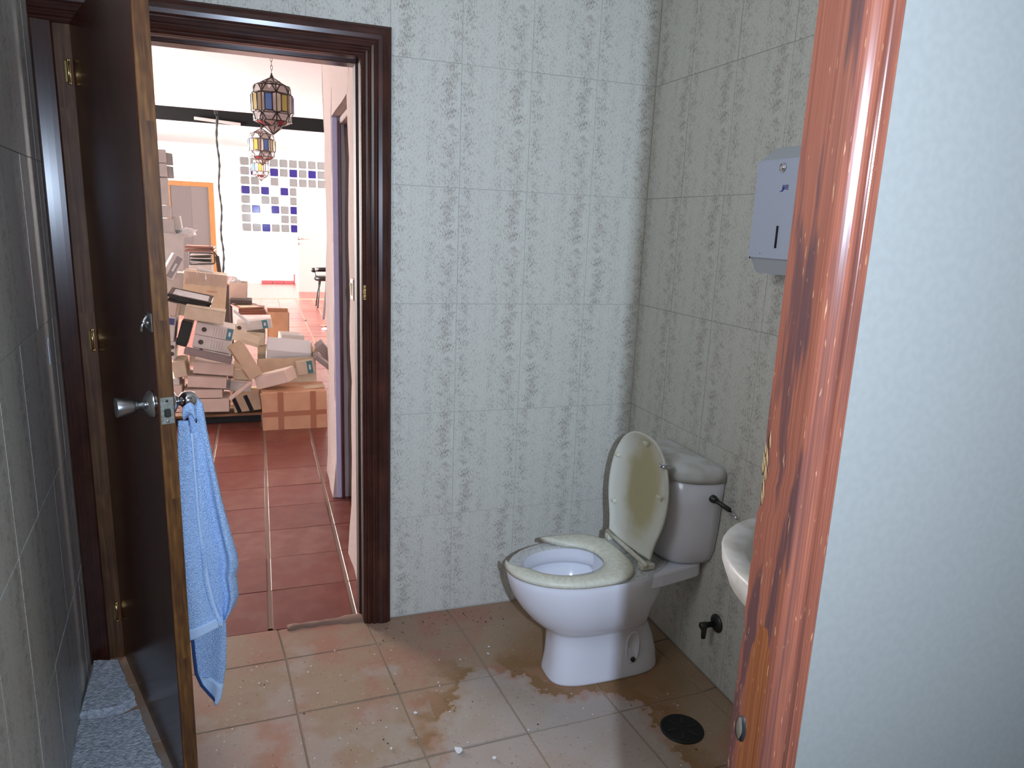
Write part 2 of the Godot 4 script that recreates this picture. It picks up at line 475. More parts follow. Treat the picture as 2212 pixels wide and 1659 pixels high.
func camera_and_light():
	var cam := Camera3D.new()
	cam.name = "camera"
	add_child(cam)
	cam.transform = Transform3D(look, EYE)
	cam.fov = rad_to_deg(2.0 * atan(829.5 / F))
	cam.near = 0.02
	cam.far = 60.0
	cam.current = true
	var we := WorldEnvironment.new()
	we.name = "surroundings"
	var e := Environment.new()
	e.background_mode = Environment.BG_SKY
	var sky := Sky.new()
	sky.sky_material = ProceduralSkyMaterial.new()
	e.sky = sky
	e.tonemap_mode = Environment.TONE_MAPPER_LINEAR
	e.tonemap_exposure = 1.0
	e.sdfgi_enabled = true
	e.ssao_enabled = true
	e.ssil_enabled = true
	we.environment = e
	add_child(we)
	# the lamp held just behind the camera
	var l := SpotLight3D.new()
	l.name = "camera_lamp"
	add_child(l)
	l.transform = Transform3D(look, Vector3(-0.361, 1.62, 2.75))
	l.light_color = Color(0.81, 0.89, 1.0)
	l.light_energy = 4.25
	l.light_size = 0.015
	l.spot_angle = 56.0
	l.spot_angle_attenuation = 1.0
	l.spot_range = 30.0
	l.spot_attenuation = 2.0
	l.shadow_enabled = true
	# daylight at store room windows plus an added washroom fill, all outside the frame
	for w in [["daylight_left", Vector3(-4.36, 1.75, -8.6), -PI / 2, Vector2(5.8, 1.9), 16.5], ["daylight_right", Vector3(3.86, 1.75, -12.2), PI / 2, Vector2(4.0, 1.9), 12.0], ["added_washroom_fill", Vector3(-0.875, 1.95, 1.5), -PI / 2 + 0.1, Vector2(0.66, 0.76), 1.7]]:
		var a := AreaLight3D.new()
		a.name = w[0]
		add_child(a)
		a.position = w[1]
		a.rotation.y = w[2]
		a.area_size = w[3]
		a.area_normalize_energy = false
		a.light_color = Color(1.0, 0.975, 0.96) if absf(w[1].x) > 1.0 else Color(0.88, 0.94, 1.0)
		a.light_energy = w[4]
		a.area_range = 40.0
		a.shadow_enabled = true

func structure(called: String, label: String, cat: String) -> Node3D:
	return thing(called, label, cat, Vector3.ZERO, "", "structure")

func wall_tile_mesh(w: float, h: float, flip: int) -> ArrayMesh:
	# lies in its own xy plane, facing +z, origin at its lower-left corner
	var mb := MB.new()
	var e := 0.0009
	var t := 0.007
	var g := 0.0005
	var outer := [Vector3(g, g, 0), Vector3(w - g, g, 0), Vector3(w - g, h - g, 0), Vector3(g, h - g, 0)]
	var front := [Vector3(g + e, g + e, t), Vector3(w - g - e, g + e, t), Vector3(w - g - e, h - g - e, t), Vector3(g + e, h - g - e, t)]
	var tv := PackedVector3Array()
	var uv := PackedVector2Array()
	var U := func(p: Vector3) -> Vector2:
		var q := Vector2(p.x / 0.25, 1.0 - p.y / 0.4)
		if flip & 1: q.x = 1.0 - q.x
		if flip & 2: q.y = 1.0 - q.y
		return q
	for i in 4:
		var j := (i + 1) % 4
		for p in [outer[i], front[j], outer[j], outer[i], front[i], front[j]]:
			tv.append(p)
			uv.append(U.call(p))
	for p in [front[0], front[2], front[1], front[0], front[3], front[2]]:
		tv.append(p)
		uv.append(U.call(p))
	mb.add(tv, false, false, uv)
	return mb.mesh()

func tiled(parent: Node3D, frame: Transform3D, xs: Array, ys: Array, gap := []):
	var cache := {}
	for r in ys.size() - 1:
		for c in xs.size() - 1:
			if gap and xs[c + 1] > gap[0] and xs[c] < gap[1] and ys[r + 1] > gap[2] and ys[r] < gap[3]: continue
			var w: float = xs[c + 1] - xs[c]
			var h: float = ys[r + 1] - ys[r]
			var fl: int = 3 if (r * 7 + c * 3) % 5 < 1 else 0
			var k := "%.3f %.3f %d" % [w, h, fl]
			if not cache.has(k): cache[k] = wall_tile_mesh(w, h, fl)
			var o := put("tile", cache[k], M.tile, parent)
			o.transform = frame * Transform3D(Basis.IDENTITY, Vector3(xs[c], ys[r], rng.randf() * 0.0012))

const XL := -0.895
const XR := -0.085
const HD := 1.99
const LK := 0.100      # lean of the left wall, x per metre of z

func washroom_walls():
	var y0 := 0.006
	var b := structure("wall_back", "wall of pale streaked tiles around the doorway", "wall")
	var mb := MB.new()
	mb.box(Vector3(0.525 + XR / 2 + 0.0, 1.25, -0.0618), Vector3(1.05 - XR + 0.0, 2.5, 0.12))
	mb.box(Vector3(-1.05, 1.25, -0.0618), Vector3(0.31, 2.5, 0.12))
	mb.box(Vector3((XL + XR) / 2, 2.26, -0.0618), Vector3(XR - XL, 0.48, 0.12))
	part("wall_body", mb, M.grout, b)
	var ys := [0.006, 0.406, 0.806, 1.206, 1.606, 2.006, 2.406, 2.5]
	tiled(b, Transform3D(Basis.IDENTITY, Vector3(0, 0, -0.0075)), [0.0115, 0.25, 0.5, 0.75, 0.9885], ys)
	tiled(b, Transform3D(Basis.IDENTITY, Vector3(0, 0, -0.0075)), [-0.99, -0.75, -0.5, -0.25, 0.0115], [2.06, 2.406, 2.5])
	var r := structure("wall_right", "side wall of streaked tiles behind toilet cistern and towel dispenser", "wall")
	mb = MB.new()
	mb.box(Vector3(1.0498, 1.25, 1.6), Vector3(0.12, 2.5, 3.4))
	part("wall_body", mb, M.grout, r)
	var zs := [0.0]
	for i in 8: zs.append(0.235 + 0.25 * i)
	tiled(r, Transform3D(Basis(Vector3.UP, -PI / 2), Vector3(0.9955, 0, 0)), zs, ys)
	var l := structure("wall_left", "dim tiled wall running up to the hinged edge of the doorway", "wall")
	var ang := atan(LK)
	var dir := Vector3(sin(ang), 0, cos(ang))
	var nrm := Vector3(cos(ang), 0, -sin(ang))
	mb = MB.new()
	for q in [[-0.05, 3.35, 0.0, 1.55], [-0.05, 3.35, 2.35, 2.5], [-0.05, 1.15, 1.55, 2.35], [1.85, 3.35, 1.55, 2.35]]:
		mb.box(Vector3(-0.9925, (q[2] + q[3]) / 2, 0) + dir * ((q[0] + q[1]) / 2) - nrm * 0.06, Vector3(0.12, q[3] - q[2], q[1] - q[0]), Basis(Vector3.UP, ang))
	part("wall_body", mb, M.grout, l)
	var wn := structure("window_4", "daylit window high in the tiled wall opposite the towel dispenser", "window")
	mb = MB.new()
	mb.box(Vector3(-0.9925, 1.95, 0) + dir * 1.5 - nrm * 0.09, Vector3(0.012, 0.8, 0.7), Basis(Vector3.UP, ang))
	part("pane", mb, M.daylight, wn)  # unseen window, added to brighten the shaded side wall
	mb = MB.new()
	for k in [-0.335, 0.335]:
		mb.box(Vector3(-0.9925, 1.95, 0) + dir * (1.5 + k) - nrm * 0.06, Vector3(0.05, 0.8, 0.03), Basis(Vector3.UP, ang))
		mb.box(Vector3(-0.9925, 1.95 + k * 1.15, 0) + dir * 1.5 - nrm * 0.06, Vector3(0.05, 0.03, 0.7), Basis(Vector3.UP, ang))
	part("window_frame", mb, M.white_door, wn)
	zs = [0.0]
	for i in 9: zs.append(0.108 + 0.245 * i)
	# frame: local x runs from the camera end towards the doorway
	var fb := Basis(-dir, Vector3.UP, nrm)
	var xs := []
	for i in zs.size(): xs.append(2.4 - zs[zs.size() - 1 - i])
	var yl := [0.0, 0.36, 0.765, 1.175, 1.61, 2.015, 2.42, 2.5]
	tiled(l, Transform3D(fb, Vector3(-0.9975, 0, 0) + dir * 2.4), xs, yl, [2.4 - 1.85, 2.4 - 1.15, 1.55, 2.35])
	# a lost sliver of glaze
	mb = MB.new()
	var s := at(107, 757, 0, -0.966)
	mb.prism([Vector3(0, -0.035, 0), Vector3(0.0, -0.036, 0.012), Vector3(0, 0.02, 0.014), Vector3(0, 0.036, 0.006), Vector3(0, 0.03, -0.002)].map(func(p): return s + p), [Vector3(0, -0.035, 0), Vector3(0.0, -0.036, 0.012), Vector3(0, 0.02, 0.014), Vector3(0, 0.036, 0.006), Vector3(0, 0.03, -0.002)].map(func(p): return s + p + Vector3(0.002, 0, 0)))
	part("chipped_glaze", mb, M.chip, l, "pale chipped sliver of bare tile body")
	var c := structure("ceiling", "plain white washroom ceiling", "ceiling")
	mb = MB.new()
	mb.box(Vector3(0, 2.55, 1.6), Vector3(2.6, 0.1, 3.6))
	part("ceiling_slab", mb, M.white_wall, c)
	var f := structure("wall_front", "plain wall closing the cubicle behind the camera", "wall")
	mb = MB.new()
	mb.box(Vector3(0.05, 1.25, 3.3), Vector3(2.2, 2.5, 0.1))
	part("wall_body", mb, M.white_wall, f)

func washroom_floor():
	var fl := structure("floor", "worn terracotta tile floor with dust film and damp stains", "floor")
	var mb := MB.new()
	mb.box(Vector3(0.0, -0.0535, 1.65), Vector3(2.2, 0.1, 3.4))
	part("floor_bed", mb, M.dark_grout, fl)
	var corner := func(i: float, j: float) -> Vector2:
		var z := 0.152 + 0.300 * j
		var x := -0.058 + 0.313 * i
		return Vector2(x + 0.078 * (z - 0.15), z - 0.030 * x)
	for j in range(-1, 7):
		for i in range(-4, 4):
			var cs := [corner.call(i, j), corner.call(i + 1, j), corner.call(i + 1, j + 1), corner.call(i, j + 1)]
			var mid: Vector2 = (cs[0] + cs[2]) / 2
			var ok := false
			for k in 4:
				cs[k] = cs[k].lerp(mid, 0.006)
				cs[k].x = clampf(cs[k].x, -0.99 + LK * maxf(cs[k].y, 0.0), 0.985)
				cs[k].y = clampf(cs[k].y, -0.03, 2.1)
			if absf(cs[1].x - cs[0].x) < 0.02 or absf(cs[3].y - cs[0].y) < 0.02 or absf(cs[2].x - cs[3].x) < 0.02: continue
			var h := [rng.randf() * 0.003 - 0.002, rng.randf() * 0.003 - 0.002, rng.randf() * 0.003 - 0.002, rng.randf() * 0.003 - 0.002]
			var t := PackedVector3Array()
			var uv := PackedVector2Array()
			var top := []
			var low := []
			for k in 4:
				var q: Vector2 = cs[k].lerp(mid, 0.02)
				top.append(Vector3(q.x, h[k], q.y))
				low.append(Vector3(cs[k].x, -0.0125, cs[k].y))
			var put_ := func(p: Vector3):
				t.append(p)
				uv.append(Vector2((p.x + 1.1) / 2.2, (p.z + 0.1) / 2.2))
			for p in [top[0], top[1], top[2], top[0], top[2], top[3]]: put_.call(p)
			for k in 4:
				var n := (k + 1) % 4
				for p in [low[k], low[n], top[n], low[k], top[n], top[k]]: put_.call(p)
			mb = MB.new()
			mb.add(t, false, false, uv)
			part("floor_tile", mb, M.floor, fl)
	# mortar lip at the threshold
	mb = MB.new()
	var rings := []
	for i in 15:
		var x := lerpf(-0.36, -0.03, i / 14.0)
		var w := 0.012 + 0.012 * rng.randf() + 0.02 * smoothstep(-0.25, -0.05, x)
		var zc := -0.035
		var ring := []
		for k in 8:
			var an := TAU * k / 8
			ring.append(Vector3(x, maxf(-0.006, sin(an) * (0.004 + 0.003 * rng.randf())), zc + cos(an) * w))
		rings.append(ring)
	mb.loft(rings)
	part("mortar_lip", mb, M.hall_grout, fl)

func moulding_pts() -> Array:
	# [outward from the opening, proud of the wall]
	return [[0.0, -0.01], [0.0, 0.010], [0.006, 0.014], [0.011, 0.013], [0.014, 0.018], [0.020, 0.0205], [0.025, 0.017], [0.028, 0.0165], [0.032, 0.022], [0.039, 0.0245], [0.045, 0.021], [0.048, 0.021], [0.054, 0.026], [0.066, 0.0285], [0.080, 0.0275], [0.090, 0.024], [0.0965, 0.018], [0.0965, -0.01]]

func doorway():
	var t := structure("trim_1", "dark mahogany moulded frame around the washroom doorway", "door frame")
	var mp := moulding_pts()
	var A := []
	var B := []
	for p in mp:
		A.append(Vector3(XR + p[0], 0.0, p[1]))
		B.append(Vector3(XR + p[0], HD + p[0], p[1]))
	var mb := MB.new()
	mb.prism(A, B)
	part("casing", mb, M.mahogany, t)
	A = []
	B = []
	for p in mp:
		A.append(Vector3(-1.0, HD + p[0], p[1]))
		B.append(Vector3(XR + p[0], HD + p[0], p[1]))
	mb = MB.new()
	mb.prism(A, B)
	part("head_casing", mb, M.mahogany_x, t)
	# hinge-side casing, cut narrow by the side wall, with a gently rounded face
	A = []
	B = []
	for p in [[-0.040, -0.01], [-0.040, 0.010], [-0.042, 0.0135], [-0.055, 0.0170], [-0.072, 0.0212], [-0.086, 0.0245], [-0.090, 0.0245], [-0.0915, 0.022], [-0.0915, -0.01]]:
		A.append(Vector3(XL + p[0], 0.0, p[1]))
		B.append(Vector3(XL + p[0], HD + 0.0, p[1]))
	mb = MB.new()
	mb.prism(A, B)
	part("hinge_side_casing", mb, M.mahogany, t)
	mb = MB.new()
	mb.box(Vector3(XL - 0.018, HD / 2, -0.052), Vector3(0.046, HD, 0.112), Basis.IDENTITY, 0.002)
	part("hinge_post", mb, M.raw_post, t, "worn bare brown hinge post")
	mb = MB.new()
	mb.box(Vector3(XR + 0.014, HD / 2, -0.066), Vector3(0.03, HD, 0.130), Basis.IDENTITY, 0.002)
	mb.box(Vector3(XR - 0.003, HD / 2, -0.090), Vector3(0.012, HD, 0.07), Basis.IDENTITY, 0.002)
	part("latch_post", mb, M.dull_post, t)
	mb = MB.new()
	mb.box(Vector3((XL + XR) / 2, HD + 0.014, -0.066), Vector3(XR - XL, 0.03, 0.130), Basis.IDENTITY, 0.002)
	mb.box(Vector3((XL + XR) / 2, HD - 0.003, -0.090), Vector3(XR - XL, 0.012, 0.07), Basis.IDENTITY, 0.002)
	part("head_post", mb, M.mahogany_x, t)
	# keep of the slide bolt
	mb = MB.new()
	var k := Vector3(XR + 0.008, 1.245, 0.016)
	mb.box(k, Vector3(0.010, 0.05, 0.003), Basis.IDENTITY, 0.001)
	for s in [-1, 1]:
		mb.lathe(k + Vector3(0.0, 0.017 * s, 0.001), [[0.004, 0], [0.0045, 0.002], [0.002, 0.004]], Basis(Vector3.RIGHT, PI / 2), 10)
	mb.box(k + Vector3(0, 0, 0.004), Vector3(0.009, 0.013, 0.007), Basis.IDENTITY, 0.002)
	part("bolt_keep", mb, M.brass, t, "small brass bolt keep")

var leaf_frame: Transform3D
func door_leaf():
	# hinged at the dark side wall, standing about seventy degrees open
	var H := Vector3(XL + 0.008, 0.0, 0.022)
	var Fp := Vector3(-0.635, 0.0, 0.747)
	var ex := (Fp - H).normalized()                       # hinge -> free edge
	var ez := ex.cross(Vector3.UP).normalized() * -1.0     # normal of the face towards the side wall
	if ez.x > 0: ez = -ez
	leaf_frame = Transform3D(Basis(ex, Vector3.UP, ex.cross(Vector3.UP)), H)
	var out := ez
	var w := (Fp - H).length()
	var d := structure("door_1", "dark varnished door standing open with towel hung on its knob", "door")
	var T := 0.034
	var bs := Basis(ex, Vector3.UP, out)
	var mid := H + ex * (w / 2) - out * (T / 2) + Vector3(0, 1.005, 0)
	var mb := MB.new()
	mb.box(mid - ex * 0.002, Vector3(w - 0.004, 1.975, T), bs, 0.0015)
	part("leaf", mb, M.door_face, d)
	mb = MB.new()
	mb.box(H + ex * (w - 0.001) - out * (T / 2) + Vector3(0, 1.005, 0), Vector3(0.004, 1.974, T - 0.001), bs, 0.001)
	part("edge_lipping", mb, M.door_edge, d, "worn honey-brown door edge with dark knots")
	# latch face plate
	var ec := H + ex * (w + 0.0012) - out * (T / 2)
	mb = MB.new()
	mb.box(ec + Vector3(0, 1.045, 0), Vector3(0.003, 0.062, 0.028), bs, 0.0008)
	var lp := part("latch_plate", mb, M.plate_steel, d, "dull steel latch plate")
	mb = MB.new()
	mb.box(ec + ex * 0.002 + Vector3(0, 1.040, 0), Vector3(0.006, 0.020, 0.014), bs, 0.003)
	part("latch_bolt", mb, M.dark_metal, lp)
	for s in [0.023, -0.024]:
		mb = MB.new()
		mb.lathe(ec + ex * 0.0012 + Vector3(0, 1.045 + s, 0), [[0.003, 0], [0.003, 0.0012], [0.001, 0.0016]], Basis(out, ex, -Vector3.UP), 10)
		part("screw", mb, M.satin if s < 0 else M.black_metal, lp)
	# knobs
	var kn := H + ex * (w - 0.058) + Vector3(0, 1.050, 0)
	for s in [1, -1]:
		var o: Vector3 = kn if s == 1 else kn - out * T
		var ax: Vector3 = out * s
		var b := Basis(ex, ax, ex.cross(ax))
		mb = MB.new()
		mb.lathe(o, [[0.033, -0.001], [0.033, 0.003], [0.029, 0.009], [0.020, 0.015], [0.012, 0.020]], b, 28)
		var rose := part("rose", mb, M.chrome, d)
		mb = MB.new()
		if s == 1:
			mb.lathe(o, [[0.010, 0.016], [0.010, 0.031], [0.0125, 0.033], [0.016, 0.036], [0.0185, 0.042], [0.0205, 0.060], [0.0225, 0.074], [0.0215, 0.0765], [0.0185, 0.0745], [0.012, 0.073], [0.004, 0.074]], b, 28)
		else:
			mb.lathe(o, [[0.010, 0.004], [0.010, 0.022], [0.0125, 0.025], [0.019, 0.030], [0.022, 0.038], [0.022, 0.050], [0.018, 0.058], [0.008, 0.061]], b, 28)
		part("knob", mb, M.satin if s == 1 else M.chrome, d)
	# slide bolt
	var bp := H + ex * (w - 0.022) + out * 0.001 + Vector3(0, 1.245, 0)
	mb = MB.new()
	mb.box(bp + Vector3(0, 0.0, 0), Vector3(0.034, 0.042, 0.003), bs, 0.001)
	var bolt := part("slide_bolt", mb, M.satin, d, "small chrome slide bolt")
	mb = MB.new()
	mb.tube([bp - ex * 0.028 + out * 0.008, bp + ex * 0.020 + out * 0.008], 0.0042, 10)
	mb.tube([bp + out * 0.008, bp + out * 0.016 - Vector3(0, 0.006, 0), bp + out * 0.018 - Vector3(0, 0.020, 0)], [0.003, 0.0032, 0.0042], 10)
	mb.tube([bp - ex * 0.004 + out * 0.004 + Vector3(0, 0.014, 0), bp - ex * 0.004 + out * 0.013, bp - ex * 0.004 + out * 0.004 - Vector3(0, 0.014, 0)], 0.0035, 8)
	part("bolt_rod", mb, M.chrome, bolt)
	# brass hinges
	for y in [1.86, 1.095, 0.18]:
		mb = MB.new()
		var hp := H + Vector3(-0.006, y, 0.0) + out * 0.006
		mb.tube([hp - Vector3(0, 0.028, 0), hp + Vector3(0, 0.028, 0)], 0.0042, 10)
		for k in [-0.031, 0.031]:
			mb.lathe(hp + Vector3(0, k, 0), [[0.0044, -0.003], [0.0044, 0.002], [0.002, 0.004]], Basis.IDENTITY, 10)
		mb.box(hp + Vector3(-0.005, 0, -0.003), Vector3(0.008, 0.055, 0.002))
		part("hinge", mb, M.brass, d, "brass butt hinge")

func cubicle_jamb():
	var x0 := 0.0174
	# profile in plan: jamb face, bead, ogee, fillet, wall
	var pr := [[0.0, 1.956], [0.0, 2.0036], [0.0006, 2.0044], [0.0042, 2.0054], [0.0050, 2.0040], [0.0066, 2.0046], [0.0084, 2.0062], [0.0106, 2.0077], [0.0128, 2.0091], [0.0150, 2.0101], [0.0174, 2.0105], [0.0192, 2.0098], [0.0197, 2.0086], [0.0206, 2.0126], [0.0214, 2.0132], [0.0300, 2.0136], [0.0312, 2.0128], [0.0316, 2.0040], [0.0316, 1.962], [0.05, 1.956]]
	var t := structure("trim_2", "scuffed reddish cubicle door jamb with splintered edge beside grey wall", "door jamb")
	var mb := MB.new()
	var ringA := []
	var ringB := []
	var ua := []
	var ub := []
	var acc := 0.0
	for i in pr.size():
		if i: acc += Vector2(pr[i][0] - pr[i - 1][0], pr[i][1] - pr[i - 1][1]).length()
		ringA.append(Vector3(x0 + pr[i][0], 0.0, pr[i][1]))
		ringB.append(Vector3(x0 + pr[i][0], 2.1, pr[i][1]))
		ua.append(Vector2(acc / 0.1, 1.0))
		ub.append(Vector2(acc / 0.1, 0.0))
	# cut into short lengths so that the free edge can be nibbled away
	var rings := []
	var uvs := []
	var n1 := noise(200, 1.0, 3)
	var N := 210
	for r in N + 1:
		var y := 2.1 * r / N
		var ring := []
		var u := []
		for i in pr.size():
			var p: Vector3 = ringA[i]
			p.y = y
			if i == 0 or i == pr.size() - 1:
				var bite := maxf(0.0, n1.get_noise_1d(y * 30.0) - 0.12) * 0.006 * clampf((1.42 - y) * 4.0, 0.06, 1.0)
				bite += 0.007 * exp(-pow((y - 1.278) / 0.016, 2.0)) + 0.004 * exp(-pow((y - 1.245) / 0.01, 2.0))
				if i == 0: p.z += bite
			ring.append(p)
			u.append(Vector2(ua[i].x, 1.0 - y / 2.1))
		rings.append(ring)
		uvs.append(u)
	mb.loft(rings, false, true, true, true, uvs)
	part("jamb_post", mb, M.jamb, t)
	# keeper hole with torn wood in it
	var hc := Vector3(x0, 1.013, 1.972)
	mb = MB.new()
	mb.lathe(hc, [[0.0075, -0.012], [0.0075, 0.0006]], Basis(Vector3(0, 0, 1), Vector3(-1, 0, 0), Vector3(0, 1, 0)) * Basis.from_scale(Vector3(0.8, 1, 1.9)), 18)
	part("keeper_hole", mb, M.black, t, "dark oval keeper hole")
	mb = MB.new()
	var rr := []
	for k in 7:
		var f := k / 6.0
		var ring := []
		for q in 10:
			var an := TAU * q / 10
			var rad := (0.0042 * sin(PI * clampf(f * 0.86 + 0.12, 0, 1))) * (1.0 + 0.3 * rng.randf())
			ring.append(hc + Vector3(-0.0002 + cos(an) * rad * 0.5, lerpf(0.010, -0.016, f), -0.0036 + sin(an) * rad))
		rr.append(ring)
	mb.loft(rr)
	part("torn_wood", mb, std(lin(0.085, 0.065, 0.045), 0.8, 0.3), t, "pale torn wood plug")
	# splinters along the free edge
	mb = MB.new()
	for k in 11:
		var y := 1.235 + rng.randf() * 0.062
		var z := 1.9575 + rng.randf() * 0.006
		var ln := 0.008 + rng.randf() * 0.014
		mb.tube([Vector3(x0 + 0.0002, y, z), Vector3(x0 - 0.0012, y + ln * 0.5, z + 0.0006), Vector3(x0 - 0.0006 - rng.randf() * 0.0015, y + ln, z - 0.0006)], [0.0009, 0.0008, 0.0002], 5)
	part("splinters", mb, std(lin(0.20, 0.115, 0.05), 0.7, 0.3), t, "pale broken wood splinters")
	# partition wall and lintel
	var w := structure("wall_cubicle", "smooth grey painted partition beside the cubicle door jamb", "wall")
	mb = MB.new()
	mb.box(Vector3(x0 + 0.0316 + 0.4795, 1.25, 1.983), Vector3(0.959, 2.5, 0.042))
	part("wall_body", mb, M.grey_paint, w)
	mb = MB.new()
	mb.box(Vector3(-0.43, 2.3, 1.983), Vector3(0.94, 0.4, 0.042))
	part("lintel", mb, M.grey_paint, w)

func plain_wall(called: String, label: String, boxes: Array, m: Material) -> Node3D:
	var w := structure(called, label, called.get_slice("_", 0))
	var mb := MB.new()
	for b in boxes: mb.box((b[0] + b[1]) / 2, b[1] - b[0])
	part(called.get_slice("_", 0) + "_body", mb, m, w)
	return w

const CX := -0.055     # face of the passage wall
func store_room():
	# floor: single tiles near enough to tell apart, one slab beyond
	var fl := structure("floor_hall", "red terracotta floor tiles of the passage and store room", "floor")
	var mb := MB.new()
	mb.box(Vector3(-0.25, -0.0635, -7.6), Vector3(8.6, 0.12, 15.14))
	part("floor_bed", mb, M.hall_grout, fl)
	var cache := []
	for v in 3:
		var tm := MB.new()
		tm.box(Vector3(0, -0.006, 0), Vector3(0.304 - 0.011 + v * 0.001, 0.012, 0.2985), Basis.IDENTITY, 0.002)
		cache.append(tm.mesh())
	var mats := [M.hall_tile, M.hall_tile_b, M.hall_tile_c]
	for j in 38:
		var z := -0.185 - 0.3015 * j
		var x_lo := -2 if j < 9 else -4
		var x_hi := 2 if j < 6 else 5
		for i in range(x_lo, x_hi):
			var x := -0.265 + 0.309 * i
			var o := put("floor_tile", cache[(i * 5 + j * 3 + 30) % 3], mats[(i * 7 + j * 11 + (i * j) % 4 + 40) % 3], fl)
			o.position = Vector3(x, -0.001 - rng.randf() * 0.0015, z)
			o.rotation = Vector3(rng.randf_range(-1, 1) * 0.004, 0, rng.randf_range(-1, 1) * 0.004)
	mb = MB.new()
	mb.box(Vector3(-0.25, -0.008, -13.4), Vector3(8.4, 0.012, 3.4))
	part("far_floor", mb, M.hall_tile, fl)
	mb = MB.new()
	mb.box(Vector3(2.64, -0.008, -6.7), Vector3(2.7, 0.012, 9.9))
	mb.box(Vector3(-3.1, -0.008, -7.2), Vector3(2.8, 0.012, 9.0))
	mb.box(Vector3(-2.8, -0.008, -1.4), Vector3(3.3, 0.012, 2.5))
	part("side_floor", mb, M.hall_tile, fl)
	# passage wall with its own dark doorway
	var pw := structure("wall_hall_right", "rough pinkish plaster wall of the passage with a dark doorway", "wall")
	mb = MB.new()
	var zA := -0.128
	var z1 := -0.59
	var z2 := -1.30
	var z3 := -1.72
	var top := 1.975
	# outer faces are slightly wavy plaster
	var sheet := func(za: float, zb: float, ya: float, yb: float, wob0: float, wob1: float) -> MB:
		var m2 := MB.new()
		var rings := []
		var nz := noise(210, 1.3, 3)
		var steps := 26
		for r in steps + 1:
			var y := lerpf(ya, yb, float(r) / steps)
			var foot := 0.030 * exp(-pow(y / 0.16, 2.0))
			var a := za + nz.get_noise_2d(y * 2.0, za * 9.0) * wob0
			var b := zb + nz.get_noise_2d(y * 2.0, zb * 9.0 + 5.0) * wob1
			var ring := []
			for q in [[a, 0.0], [lerpf(a, b, 0.33), 0.0], [lerpf(a, b, 0.66), 0.0], [b, 0.0], [b, 0.13], [a, 0.13]]:
				ring.append(Vector3(CX + q[1] + (nz.get_noise_2d(y * 1.5, q[0] * 3.0) * 0.012 - foot * 0.6 if q[1] == 0.0 else 0.0), y, q[0]))
			rings.append(ring)
		m2.loft(rings, false)
		return m2
	part("plaster_pier", sheet.call(zA, z1, 0.0, 3.0, 0.0, 0.02), M.plaster, pw)
	part("plaster_pier", sheet.call(z2, z3, 0.0, 3.0, 0.016, 0.05), M.plaster, pw)
	part("plaster_lintel", sheet.call(z1 + 0.02, z2 - 0.02, top, 3.0, 0.0, 0.0), M.plaster, pw)
	mb = MB.new()
	mb.box(Vector3(CX + 0.013, top / 2, z2 + 0.004), Vector3(0.028, top, 0.03), Basis.IDENTITY, 0.004)
	part("lilac_reveal", mb, M.lilac, pw, "lilac painted reveal")
	# the frame of that dark doorway
	var tr := structure("trim_3", "dark maroon frame of the doorway in the passage", "door frame")
	mb = MB.new()
	mb.box(Vector3(CX + 0.034, top / 2 - 0.01, z2 + 0.012), Vector3(0.014, top - 0.02, 0.04), Basis.IDENTITY, 0.003)
	part("frame_post", mb, M.maroon, tr)
	mb = MB.new()
	mb.box(Vector3(CX + 0.085, top / 2 - 0.01, z1 - 0.01), Vector3(0.06, top - 0.02, 0.03), Basis.IDENTITY, 0.004)
	part("frame_post", mb, M.maroon, tr)
	mb = MB.new()
	mb.box(Vector3(CX + 0.075, top - 0.018, (z1 + z2) / 2 + 0.01), Vector3(0.08, 0.03, z1 - z2 - 0.02), Basis.IDENTITY, 0.004)
	part("frame_head", mb, M.plaster, tr)
	var dl := structure("door_4", "dark mahogany door standing closed in the passage doorway", "door")
	mb = MB.new()
	mb.box(Vector3(CX + 0.10, top / 2 - 0.01, (z1 + z2) / 2), Vector3(0.035, top - 0.03, z1 - z2 - 0.01), Basis.IDENTITY, 0.003)
	part("leaf", mb, M.mahogany, dl)  # leaf added to stand for the darkness inside the doorway
	plain_wall("wall_closet", "walls of the dark closet off the passage", [[Vector3(1.0, 0, -1.72), Vector3(1.1, 3.0, -0.13)], [Vector3(0.07, 0, -1.76), Vector3(4.0, 3.0, -1.66)], [Vector3(0.07, 2.4, -1.7), Vector3(1.1, 2.5, -0.13)]], M.plaster)
	plain_wall("wall_hall_front", "plaster wall beside the washroom doorway on the store room side", [[Vector3(-4.5, 0, -0.13), Vector3(-1.1, 3.0, 0.0)], [Vector3(-1.2, 2.5, -0.128), Vector3(1.1, 3.0, 0.0)]], M.white_wall)
	plain_wall("wall_hall_far", "bright white end wall of the store room", [[Vector3(-4.6, 0, -15.2), Vector3(-0.76, 3.2, -15.0)], [Vector3(1.11, 0, -15.2), Vector3(4.1, 3.2, -15.0)], [Vector3(-0.76, 0, -15.2), Vector3(1.11, 1.15, -15.0)], [Vector3(-0.76, 2.8, -15.2), Vector3(1.11, 3.2, -15.0)], [Vector3(-0.9, 1.0, -15.3), Vector3(1.3, 2.9, -15.2)]], M.white_wall)
	# ceiling in two fields with a slot between them, its darkness painted on
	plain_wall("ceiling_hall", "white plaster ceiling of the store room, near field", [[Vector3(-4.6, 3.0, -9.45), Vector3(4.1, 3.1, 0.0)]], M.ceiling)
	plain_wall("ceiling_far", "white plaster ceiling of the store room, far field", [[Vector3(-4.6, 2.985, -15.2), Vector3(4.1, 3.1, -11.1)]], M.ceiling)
	plain_wall("ceiling_void", "black open slot across the store room ceiling", [[Vector3(-4.6, 3.55, -11.3), Vector3(4.1, 3.6, -9.3)], [Vector3(-4.6, 3.1, -9.45), Vector3(4.1, 3.6, -9.35)], [Vector3(-4.6, 2.99, -11.2), Vector3(4.1, 3.6, -11.08)]], M.slot_shade)
